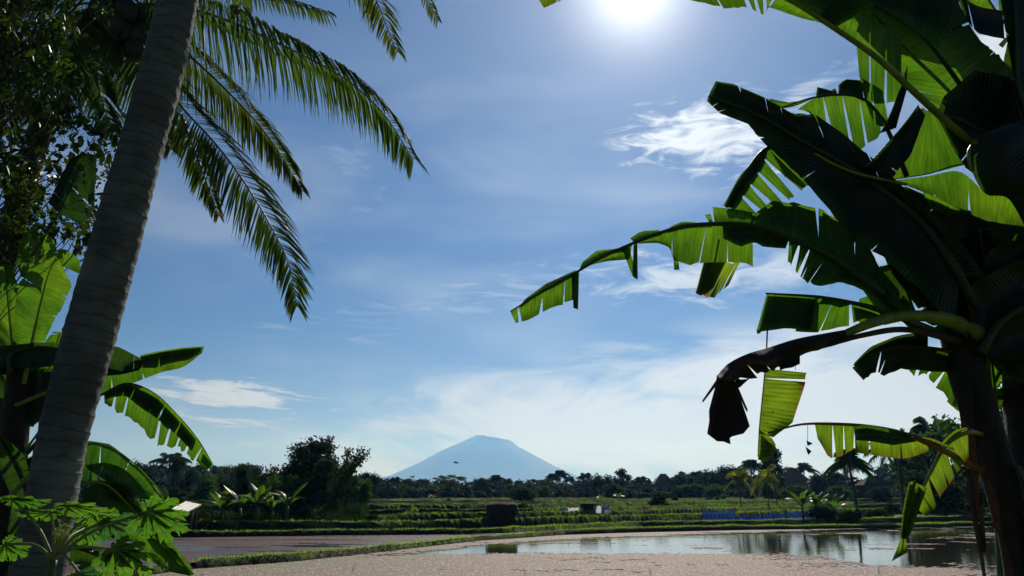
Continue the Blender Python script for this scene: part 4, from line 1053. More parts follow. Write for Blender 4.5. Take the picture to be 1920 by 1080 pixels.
# ================================================================== palm with coconuts behind
def behind_palm():
    D = 9.0
    crown = P(215, 10, D); foot = P(-60, 900, D - .3); zb = gz(foot[0], D)
    base = (foot[0] - .4, D, zb - .05)
    t = thing('coconut_palm', 'coconut palm with hanging nuts and long backlit fronds, upper left', 'palm tree', base)
    pts = [base, P(-40, 700, D), P(10, 480, D), P(70, 260, D), P(130, 120, D), P(185, 30, D), tuple(crown)]
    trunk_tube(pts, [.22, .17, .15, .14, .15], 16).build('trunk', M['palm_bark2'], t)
    fr = [
     # rachis pixels, n, leaflet length, droop, sides, yellow, profile
     ([(215, 10, 9), (300, 8, 8.9), (370, 20, 8.8), (450, 48, 8.7), (560, 100, 8.6), (650, 150, 8.5), (720, 215, 8.45), (775, 300, 8.4)], 95, .95, .72, 'frond', [.7, .9, .95, .8, .7, .55, .3]),
     ([(215, 30, 9), (290, 55, 9.2), (350, 100, 9.4), (420, 165, 9.5), (490, 240, 9.6), (540, 310, 9.7), (567, 358, 9.7)], 85, .8, .55, 'frond', [.6, .9, .9, .8, .6, .4, .2]),
     ([(215, 40, 9), (270, 110, 8.7), (340, 200, 8.5), (400, 265, 8.4), (450, 330, 8.3), (500, 410, 8.25), (540, 490, 8.2), (557, 575, 8.2)], 95, .78, .45, 'frond', [.5, .9, .9, .75, .8, .6, .25]),
     ([(340, 215, 9.3), (360, 270, 9.3), (385, 335, 9.3), (410, 405, 9.3)], 40, .5, .55, 'frond_yellow', [.7, .8, .8, .5, .25]),
     ([(215, 0, 9), (330, -50, 8.6), (430, -28, 8.3), (530, 0, 8.1), (620, 28, 8.0)], 60, .6, .8, 'frond', [.7, .8, .6, .4, .3]),
     ([(215, -10, 9), (400, -140, 8.5), (560, -130, 8.0), (680, -40, 7.8), (745, 98, 7.7)], 75, .62, .5, 'frond_yellow', [.7, .9, .9, .9, .25]),
     ([(215, -10, 9), (420, -190, 8.8), (620, -170, 8.4), (760, -70, 8.2), (822, 40, 8.2)], 60, .6, .6, 'frond', [.7, .9, .8, .6, .2]),
     ([(215, 20, 9), (180, 70, 9.6), (180, 130, 10.0), (195, 200, 10.1), (222, 262, 10.1)], 70, .75, .4, 'frond', [.8, .9, .8, .6, .25]),
     ([(215, 30, 9), (240, 90, 9.8), (270, 160, 10.1), (300, 230, 10.2), (320, 280, 10.2)], 70, .9, .35, 'frond', [.8, .9, .8, .6, .25]),
     ([(215, 10, 9), (140, 10, 9.4), (70, 60, 9.6), (30, 150, 9.6), (10, 250, 9.6)], 80, .9, .5, 'frond', [.8, .9, .8, .6, .25]),
     ([(215, 10, 9), (130, -30, 8.7), (40, -30, 8.4), (-60, 40, 8.2), (-110, 150, 8.2)], 70, .8, .5, 'frond', None),
     ([(215, 10, 9), (150, 60, 8.2), (110, 130, 7.6), (90, 210, 7.4)], 60, .8, .4, 'frond', None),
     ([(215, 0, 9), (220, -120, 9.5), (240, -200, 10.5), (260, -200, 11.5)], 60, .7, .4, 'frond', None),
     ([(215, 0, 9), (150, -120, 8.5), (80, -200, 8.0), (0, -220, 7.5)], 60, .7, .4, 'frond', None),
     ([(215, 0, 9), (300, -100, 10), (420, -140, 11), (520, -90, 12)], 60, .8, .5, 'frond', None)]
    for i, (pp, n, ll, dr, mt, prof) in enumerate(fr):
        fo = frond(pp, t, 'frond', M[mt], int(n * 2.1), ll * 1.12, droop=dr, seed=i + 10, prof=prof, rr=.022, lw=.0125)
    rng = random.Random(4)
    for i, (x, y, r) in enumerate([(185, 40, .15), (210, 48, .15), (228, 62, .15), (200, 72, .14), (170, 60, .14), (252, 95, .13), (266, 48, .14), (270, 30, .13), (245, 38, .13), (190, 20, .15), (258, 70, .13), (236, 20, .14)]):
        c = P(x, y, 8.8 + rng.uniform(-.25, .2)); mb = MB()
        Gd = np.zeros((11, 14, 3))
        for a in range(11):
            ph = math.pi * a / 10
            for b in range(14):
                th = 2 * math.pi * b / 14; k_ = r * math.sin(ph) * (1 + .06 * math.cos(3 * th)); Gd[a, b] = (c[0] + k_ * math.cos(th), c[1] + k_ * math.sin(th), c[2] - r * 1.2 * math.cos(ph))
        mb.grid(Gd, closed=True); co = mb.build('coconut', M['coconut'], t)
        mb = MB(); mb.tube(spline(np.array([crown, (crown + c) / 2 + np.array([0, -.1, .15]), c + np.array([0, 0, r])]), 8), [.02, .014], 5); mb.build('stalk', M['twig'], co)
    # hanging dry spathe
    mb = MB(); a = P(224, 85, 8.7); b = P(222, 148, 8.7); q = spline(np.array([a, (a * .6 + b * .4) + np.array([-.03, 0, 0]), b]), 14)
    mb.tube(q, [.02, .07, .075, .04, .004], 8); mb.build('dry_spathe', M['palm_bark2'], t)
behind_palm()

# ================================================================== leafy tree at the upper left
def leafy_tree():
    rng = np.random.default_rng(12)
    D = 5.6
    f = P(-150, 1000, D); base = (f[0], D, gz(f[0], D) - .05)
    t = thing('leafy_tree', 'small-leaved tree in dark shade overhanging the upper left corner', 'tree', base)
    st = [base, P(-150, 800, D), P(-120, 520, D), P(-60, 300, D), P(0, 120, D), P(60, -60, D)]
    trunk_tube(st, [.14, .11, .09, .06, .03], 10).build('trunk', M['trunk'], t)
    clumps = []
    for _ in range(115):
        u = rng.random()
        x = rng.uniform(-60, 205); y = rng.uniform(-60, 430)
        if x > 115 and y < 290 and rng.random() < .85: continue
        lim = 1.0 - max(0, (y - 120)) / 420 - max(0, (x - 120)) / 150
        if rng.random() > lim + .25: continue
        clumps.append((x, y, D + rng.uniform(-.7, .9), rng.uniform(18, 42)))
    clumps += [(150, 228, 5.4, 20), (185, 245, 5.4, 14), (130, 212, 5.4, 18), (115, 190, 5.5, 20), (30, 410, 5.5, 25), (130, 440, 5.5, 22), (150, 470, 5.5, 16), (90, 425, 5.5, 22), (60, 480, 5.6, 20), (20, 470, 5.6, 26), (100, 480, 5.5, 15),(170,440,5.5,12), (40, 330, 5.6, 30), (90, 350, 5.6, 24)]
    mb = MB(); Vv = []; Ff = []
    for x, y, d, r in clumps:
        c = P(x, y, d); an = st[int(np.clip(5 - (y + 60) / 130, 1, 4))]
        a = np.array(an); mid = (a + c) / 2 + rng.normal(0, .1, 3)
        mb.tube(spline(np.array([a, mid, c]), 7), [.012, .006, .003], 4, cap=False)
        rw = r / F * d
        for tw in range(4):
            e = c + rng.normal(0, rw * .9, 3); mb.tube(np.array([c, (c + e) / 2 + rng.normal(0, .02, 3), e]), [.003, .0015], 3, cap=False)
        for _ in range(int(14 + r * .8)):
            p = c + rng.normal(0, rw * .62, 3) * np.array([1, 1.1, 1])
            L_ = rng.uniform(.03, .095); a1 = rng.normal(0, 1, 3); a1[2] -= .6; a1 /= np.linalg.norm(a1)
            s_ = np.cross(a1, rng.normal(0, 1, 3)); s_ /= np.linalg.norm(s_) + 1e-9; w_ = L_ * .30; nn = np.cross(a1, s_)
            b = len(Vv)
            Vv += [p, p + a1 * L_ * .35 + s_ * w_ + nn * .006, p + a1 * L_ * .72 + s_ * w_ * .7 + nn * .004, p + a1 * L_, p + a1 * L_ * .72 - s_ * w_ * .7 + nn * .004, p + a1 * L_ * .35 - s_ * w_ + nn * .006]
            Ff += [(b, b + 1, b + 2, b + 3), (b, b + 3, b + 4, b + 5)]
    mb.build('branches', M['twig'], t, smooth=True)
    mesh_obj('foliage', np.array(Vv), Ff, M['small_leaf'], t)
leafy_tree()

# ================================================================== papaya
def papaya():
    D = 3.1
    f = P(60, 1300, D); base = (f[0], D, gz(f[0], D) - .03)
    t = thing('papaya_plant', 'young papaya with jagged bright green leaves at the foot of the palm', 'papaya plant', base)
    top = P(100, 1050, D)
    trunk_tube([base, P(70, 1180, D), P(90, 1100, D), tuple(top)], [.03, .02, .014], 12).build('trunk', M['sucker'], t)
    def pleaf(cx, cy, d, size, rot, squash, tilt, mat, seed, name='leaf'):
        rng = np.random.default_rng(seed); o = P(cx, cy, d); s = size / F * d
        right = np.array([1, 0, 0.]); upv = np.array([0, -math.sin(tilt), math.cos(tilt)]) * squash
        mb = MB(); ribs = []
        lobes = 9
        for k in range(lobes):
            a = rot + (k - (lobes - 1) / 2) * math.radians(34); LL = s * (1.0 - .10 * abs(k - 4)) * rng.uniform(.9, 1.05)
            if k in (0, 8): LL *= .62
            # lobe outline with pointed side lobes (half-widths along the lobe)
            tt = [0, .12, .25, .36, .46, .50, .60, .68, .72, .82, .90, 1.0]; ww = [.0, .09, .14, .17, .27, .10, .13, .22, .07, .12, .05, 0.0]
            ca, sa = math.cos(a), math.sin(a)
            Gd = np.zeros((len(tt), 5, 3)); U = np.zeros((len(tt), 5, 2))
            for i, (q, w_) in enumerate(zip(tt, ww)):
                for j, m_ in enumerate((-1, -.5, 0, .5, 1)):
                    ahead = .13 * m_ * m_ * (1.6 if w_ > .2 else .6) if .3 < q < .95 else 0
                    x = (q + ahead) * LL; y = m_ * w_ * LL * (1 + .2 * math.sin(3 * k + i + (m_ > 0)))
                    X_ = x * ca - y * sa; Y_ = x * sa + y * ca
                    dz = -.16 * s * q * q - .13 * s * abs(m_) * (w_ / .2) - .02 * s * math.sin(7 * q + k) 
                    Gd[i, j] = o + right * X_ + upv * Y_ + np.array([0, -.3 * dz, dz * .5]) ; U[i, j] = (q * LL * 1.0, abs(m_) * .5)
            mb.grid(Gd, U); ribs.append(Gd[:, 2, :])
        lf = mb.build(name, M[mat], t)
        rb = MB()
        for r_ in ribs: rb.tube(r_ + np.array([0, -.002, 0]), [.0022, .001, .0005], 5)
        rb.build('veins', M['papaya_stalk'], lf)
        st = MB(); a_ = np.array(top); b_ = o
        st.tube(spline(np.array([a_, (a_ * .6 + b_ * .4) + np.array([0, 0, .03]), b_]), 12), [.007, .004], 7); st.build('stalk', M['papaya_stalk'], lf)
    pleaf(278, 958, 2.9, 86, -.55, .78, .5, 'papaya', 1)
    pleaf(215, 1030, 2.8, 84, -.75, .8, .5, 'papaya', 2)
    pleaf(128, 948, 3.0, 80, .1, .40, .9, 'papaya', 3)
    pleaf(95, 960, 3.1, 70, 2.6, .36, .9, 'papaya', 9)
    pleaf(175, 960, 3.15, 60, -1.2, .5, .6, 'papaya', 10)
    pleaf(22, 935, 3.1, 78, .3, .32, .9, 'papaya', 4)
    pleaf(200, 975, 3.2, 80, -.5, .5, .3, 'papaya_pale', 5)
    pleaf(160, 990, 3.3, 55, -1.3, .6, .3, 'papaya', 6)
    pleaf(10, 1020, 3.2, 50, -.6, .7, .3, 'papaya', 7)
    pleaf(150, 1075, 2.9, 50, -1.0, .7, .3, 'papaya_pale', 8)
    rng = random.Random(3); mb = MB()
    for i in range(16):
        c = P(118 + rng.uniform(-18, 20), 990 + rng.uniform(-14, 14), 3.0 + rng.uniform(-.05, .05)); k0 = P(112, 1020, 3.05)
        mb.tube([np.array(top), k0], [.004, .003], 5); mb.tube([k0, c], [.0015, .0015], 4)
        for a in range(5):
            an = a * 1.256; e = c + np.array([math.cos(an) * .009, -.003, math.sin(an) * .009]); mb.tube([c, e], [.002, .003, .0012], 4)
    mb.build('flower_cluster', M['flower'], t)
papaya()

# ================================================================== distant trees
def leaf_cloud(rng, clumps, n, size, flat=0.0, aspect=.5):
    """leaf-sized diamonds filling ellipsoid clumps"""
    vol = np.array([c[3] * c[4] * c[5] for c in clumps]) ** .75; pr = vol / vol.sum()
    ci = rng.choice(len(clumps), n, p=pr); C = np.array(clumps, float)[ci]
    d = rng.normal(0, 1, (n, 3)); d /= np.linalg.norm(d, axis=1)[:, None]
    r = rng.uniform(0, 1, n) ** .45
    lump = 1 + .28 * np.sin(d[:, 0] * 5 + ci) * np.cos(d[:, 2] * 6 + ci * 2)
    p = C[:, :3] + d * C[:, 3:6] * (r * lump)[:, None]
    a = rng.normal(0, 1, (n, 3)) + d * .6; a[:, 2] -= .25; a /= np.linalg.norm(a, axis=1)[:, None]
    b = np.cross(a, rng.normal(0, 1, (n, 3)) + np.array([0, 0, flat])); b /= np.linalg.norm(b, axis=1)[:, None] + 1e-9
    s = size * rng.uniform(.6, 1.4, n)[:, None]
    V = np.stack([p - a * s * .5, p + b * s * aspect * .5, p + a * s * .5, p - b * s * aspect * .5], 1).reshape(-1, 3)
    return V, np.arange(4 * n).reshape(-1, 4)

def cores(clumps, k, rng, nu=7, nv=5):  # unseen solid blobs added inside the crowns to block light
    V = []; Fq = []
    for c in clumps:
        b = len(V)
        for i in range(nv + 1):
            ph = math.pi * i / nv
            for j in range(nu):
                th = 2 * math.pi * j / nu; r = k * rng.uniform(.75, 1.1)
                V.append((c[0] + c[3] * r * math.sin(ph) * math.cos(th), c[1] + c[4] * r * math.sin(ph) * math.sin(th), c[2] + c[5] * r * math.cos(ph)))
        for i in range(nv):
            for j in range(nu): Fq.append((b + i * nu + j, b + i * nu + (j + 1) % nu, b + (i + 1) * nu + (j + 1) % nu, b + (i + 1) * nu + j))
    return np.array(V), np.array(Fq)
def make_tree(kind, seed, fmat, n=2600, size=.05):
    """unit tree one metre high"""
    rng = np.random.default_rng(seed); mb = MB(); clumps = []
    if kind == 'broad':
        for i in range(19):
            a = rng.uniform(0, 6.28); r = rng.uniform(0, .36); z = rng.uniform(.16, .86); k = .13 + .09 * rng.random()
            clumps.append((math.cos(a) * r, math.sin(a) * r, z * (1 - r * .5), k, k, k * .8))
        th = .3
    elif kind == 'tall':
        for i in range(16):
            z = .22 + .70 * i / 15; r = .20 * math.sin(math.pi * (z * .75 + .15)); a = rng.uniform(0, 6.28); k = .09 + .05 * rng.random()
            clumps.append((math.cos(a) * r, math.sin(a) * r, z, k, k, k * 1.1))
        th = .3
    elif kind == 'umbrella':
        for i in range(18):
            a = rng.uniform(0, 6.28); r = .62 * math.sqrt(rng.random()); z = .93 - .25 * r - .12 * rng.random(); k = .13 + .06 * rng.random()
            clumps.append((math.cos(a) * r, math.sin(a) * r, z, k, k, k * .28))
        th = .5
    elif kind == 'bush':
        for i in range(14):
            a = rng.uniform(0, 6.28); r = rng.uniform(0, .42); z = rng.uniform(.12, .72) * (1 - .5 * r); k = .18 + .1 * rng.random()
            clumps.append((math.cos(a) * r, math.sin(a) * r, z, k, k, k * .9))
        th = .1
    elif kind == 'spray':   # upright fingers of foliage
        for i in range(9):
            a = rng.uniform(0, 6.28); el_ = rng.uniform(.45, 1.3); 
            for s_ in np.linspace(.35, 1, 6):
                L_ = .62 * s_; clumps.append((math.cos(a) * math.cos(el_) * L_, math.sin(a) * math.cos(el_) * L_, .33 + math.sin(el_) * L_, .085, .085, .075))
        for i in range(8):
            a = rng.uniform(0, 6.28); r = rng.uniform(0, .25); clumps.append((math.cos(a) * r, math.sin(a) * r, rng.uniform(.15, .5), .15, .15, .13))
        th = .3
    V, Fq = leaf_cloud(rng, clumps, n, size)
    if kind in ('broad', 'bush', 'tall'):
        V2, F2 = cores(clumps, .52, rng); Fq = np.concatenate([Fq, F2 + len(V)]); V = np.concatenate([V, V2])
    mb.tube(spline(np.array([(0, 0, -.03), (rng.normal(0, .02), rng.normal(0, .02), th * .6), (rng.normal(0, .03), rng.normal(0, .03), th + .25)]), 8), [.035, .025, .012], 8)
    for c in clumps[::2]:
        z0 = th * rng.uniform(.6, 1.1); mb.tube(spline(np.array([(0, 0, z0), (c[0] * .5, c[1] * .5, z0 * .4 + c[2] * .6 - .03), c[:3]]), 6), [.014, .008, .004], 5)
    return (V, Fq, fmat, mb)
def make_palm(seed, fmat, nf=17, lean=.06, ll=.16, fl=.34):
    rng = np.random.default_rng(seed); Vv = []; Ff = []; mb = MB()
    la = rng.uniform(0, 6.28); top = np.array([math.cos(la) * lean, math.sin(la) * lean, .80])
    mb.tube(spline(np.array([(0, 0, -.03), (top[0] * .2, top[1] * .2, .4), top]), 10), [.022, .015, .013], 7)
    for k in range(nf):
        a = k * 2.4 + rng.uniform(-.3, .3); e = rng.uniform(-.5, 1.3); L_ = fl * rng.uniform(.8, 1.1)
        dr = np.array([math.cos(a), math.sin(a), 0])
        p = [top, top + (dr * math.cos(e) + np.array([0, 0, math.sin(e)])) * L_ * .5, top + (dr * math.cos(e) * .95 + np.array([0, 0, math.sin(e) * .85 - .30])) * L_]
        q = spline(np.array(p), 12); mb.tube(q, [.005, .002], 3, cap=False)
        T = np.gradient(q, axis=0); T /= np.linalg.norm(T, axis=1)[:, None]
        for i in range(1, 12):
            for sg in (-1, 1):
                for h_ in (0, .5):
                    p0 = q[i] - (q[i] - q[i - 1]) * h_; sd_ = np.cross(T[i], (0, 0, 1)); sd_ /= np.linalg.norm(sd_) + 1e-9
                    d_ = sd_ * sg * .7 + T[i] * .7 + np.array([0, 0, -.45]) + rng.normal(0, .1, 3); d_ /= np.linalg.norm(d_)
                    l1 = ll * (1 - (i / 12) ** 2 * .6) * rng.uniform(.8, 1.1); b = len(Vv)
                    Vv += [p0 - T[i] * .007, p0 + T[i] * .007, p0 + d_ * l1 * .6 + T[i] * .006, p0 + d_ * l1 + np.array([0, 0, -.03])]; Ff.append((b, b + 1, b + 2, b + 3))
    return (np.array(Vv), np.array(Ff), fmat, mb)
def make_banana(seed, fmat, nl=8, upright=.9, trunk_h=.38):
    rng = np.random.default_rng(seed); mb = MB(); mb.tube(np.array([(0, 0, -.03), (0, .01, trunk_h * .5), (0, 0, trunk_h)]), [.05, .04, .03], 9); leaves = []
    for k in range(nl):
        a = k * 2.4 + rng.uniform(-.4, .4); e = upright * rng.uniform(.6, 1.35); L_ = rng.uniform(.45, .65); dr = np.array([math.cos(a), math.sin(a), 0])
        e = min(e, 1.45)
        t0 = np.array([0, 0, trunk_h]); u1 = dr * math.cos(e) + np.array([0, 0, math.sin(e)])
        q = spline(np.array([t0, t0 + u1 * L_ * .5, t0 + u1 * L_ * .95 + dr * .08 - np.array([0, 0, .16 * (1.5 - e)])]), 14)
        T = np.gradient(q, axis=0); T /= np.linalg.norm(T, axis=1)[:, None]; lb = MB()
        for sg in (-1, 1):
            Gd = np.zeros((14, 3, 3))
            for i in range(14):
                f = i / 13; w_ = .085 * (math.sin(math.pi * min(1, max(0, (f - .18) / .82))) ** .6 if f > .18 else .03) * rng.uniform(.85, 1.1)
                sd_ = np.cross(T[i], (0, 0, 1) if abs(T[i][2]) < .95 else dr); sd_ /= np.linalg.norm(sd_) + 1e-9
                for j in range(3): Gd[i, j] = q[i] + sd_ * sg * w_ * j / 2 + np.array([0, 0, -.25 * w_ * (j / 2) ** 2])
            lb.grid(Gd)
        lb.tube(q, [.010, .003], 4, cap=False)
        leaves.append(lb)
    return (leaves, fmat, mb)

proto = {}
def get_proto(key):
    if key in proto: return proto[key]
    kind, seed, fmat = key
    root = bpy.data.objects.new('proto', None)
    if kind == 'palm': V, Fq, fm, mb = make_palm(seed, fmat)
    elif kind == 'young_palm': V, Fq, fm, mb = make_palm(seed, fmat, 12, .02, .2, .62); V = V * np.array([1, 1, 1])
    elif kind == 'banana':
        leaves, fm, mb = make_banana(seed, fmat); ch = [('trunk', mb.build('trunk', M['sucker']))]
        for lb in leaves: ch.append(('leaf', lb.build('leaf', M[fm])))
        proto[key] = ch; return ch
    else:
        n, size = {'broad': (3800, .06), 'tall': (2600, .055), 'umbrella': (2200, .05), 'bush': (2600, .075), 'spray': (4200, .045), 'bigdark': (9000, .036)}[kind]
        V, Fq, fm, mb = make_tree({'bigdark': 'broad'}.get(kind, kind), seed, fmat, n, size)
    ch = [('trunk', mb.build('trunk', M['trunk'])), ('crown' if kind != 'bush' else 'foliage', mesh_obj('crown', V, Fq, M[fm]))]
    if kind == 'bush': ch[0][1].data.name = 'stems'; ch = [('stems', ch[0][1]), ch[1]]
    proto[key] = ch; return ch
used = set()
def place(key, px, ytop, Yd, label, name, cat, group=None, wide=1.0, rz=None, zoff=0.0):
    ch = get_proto(key); x = P(px, 930, Yd)[0]; z = gz(x, Yd) - .03 + zoff
    h = P(px, ytop, Yd)[2] - z
    r = thing(name, label, cat, (x, Yd, z), group)
    rnd = random.Random(int(px * 7 + ytop)); rot = rnd.uniform(0, 6.28) if rz is None else rz
    for nm, o in ch:
        if id(o) in used: c = o.copy(); COL.objects.link(c)
        else: c = o; used.add(id(o))
        c.name = nm; c.parent = r; c.location = (0, 0, 0); c.scale = (h * wide, h * wide, h); c.rotation_euler = (0, 0, rot)
    return r
TR, TD, TO, PF, YP, BB, SB = 'tree', 'tree_dark', 'tree_olive', 'far_palm', 'yellow_palm', 'bright_bush', 'small_banana'
G1 = 'trees along the far side of the fields'
T_ = 'tree'; PT = 'palm_tree'
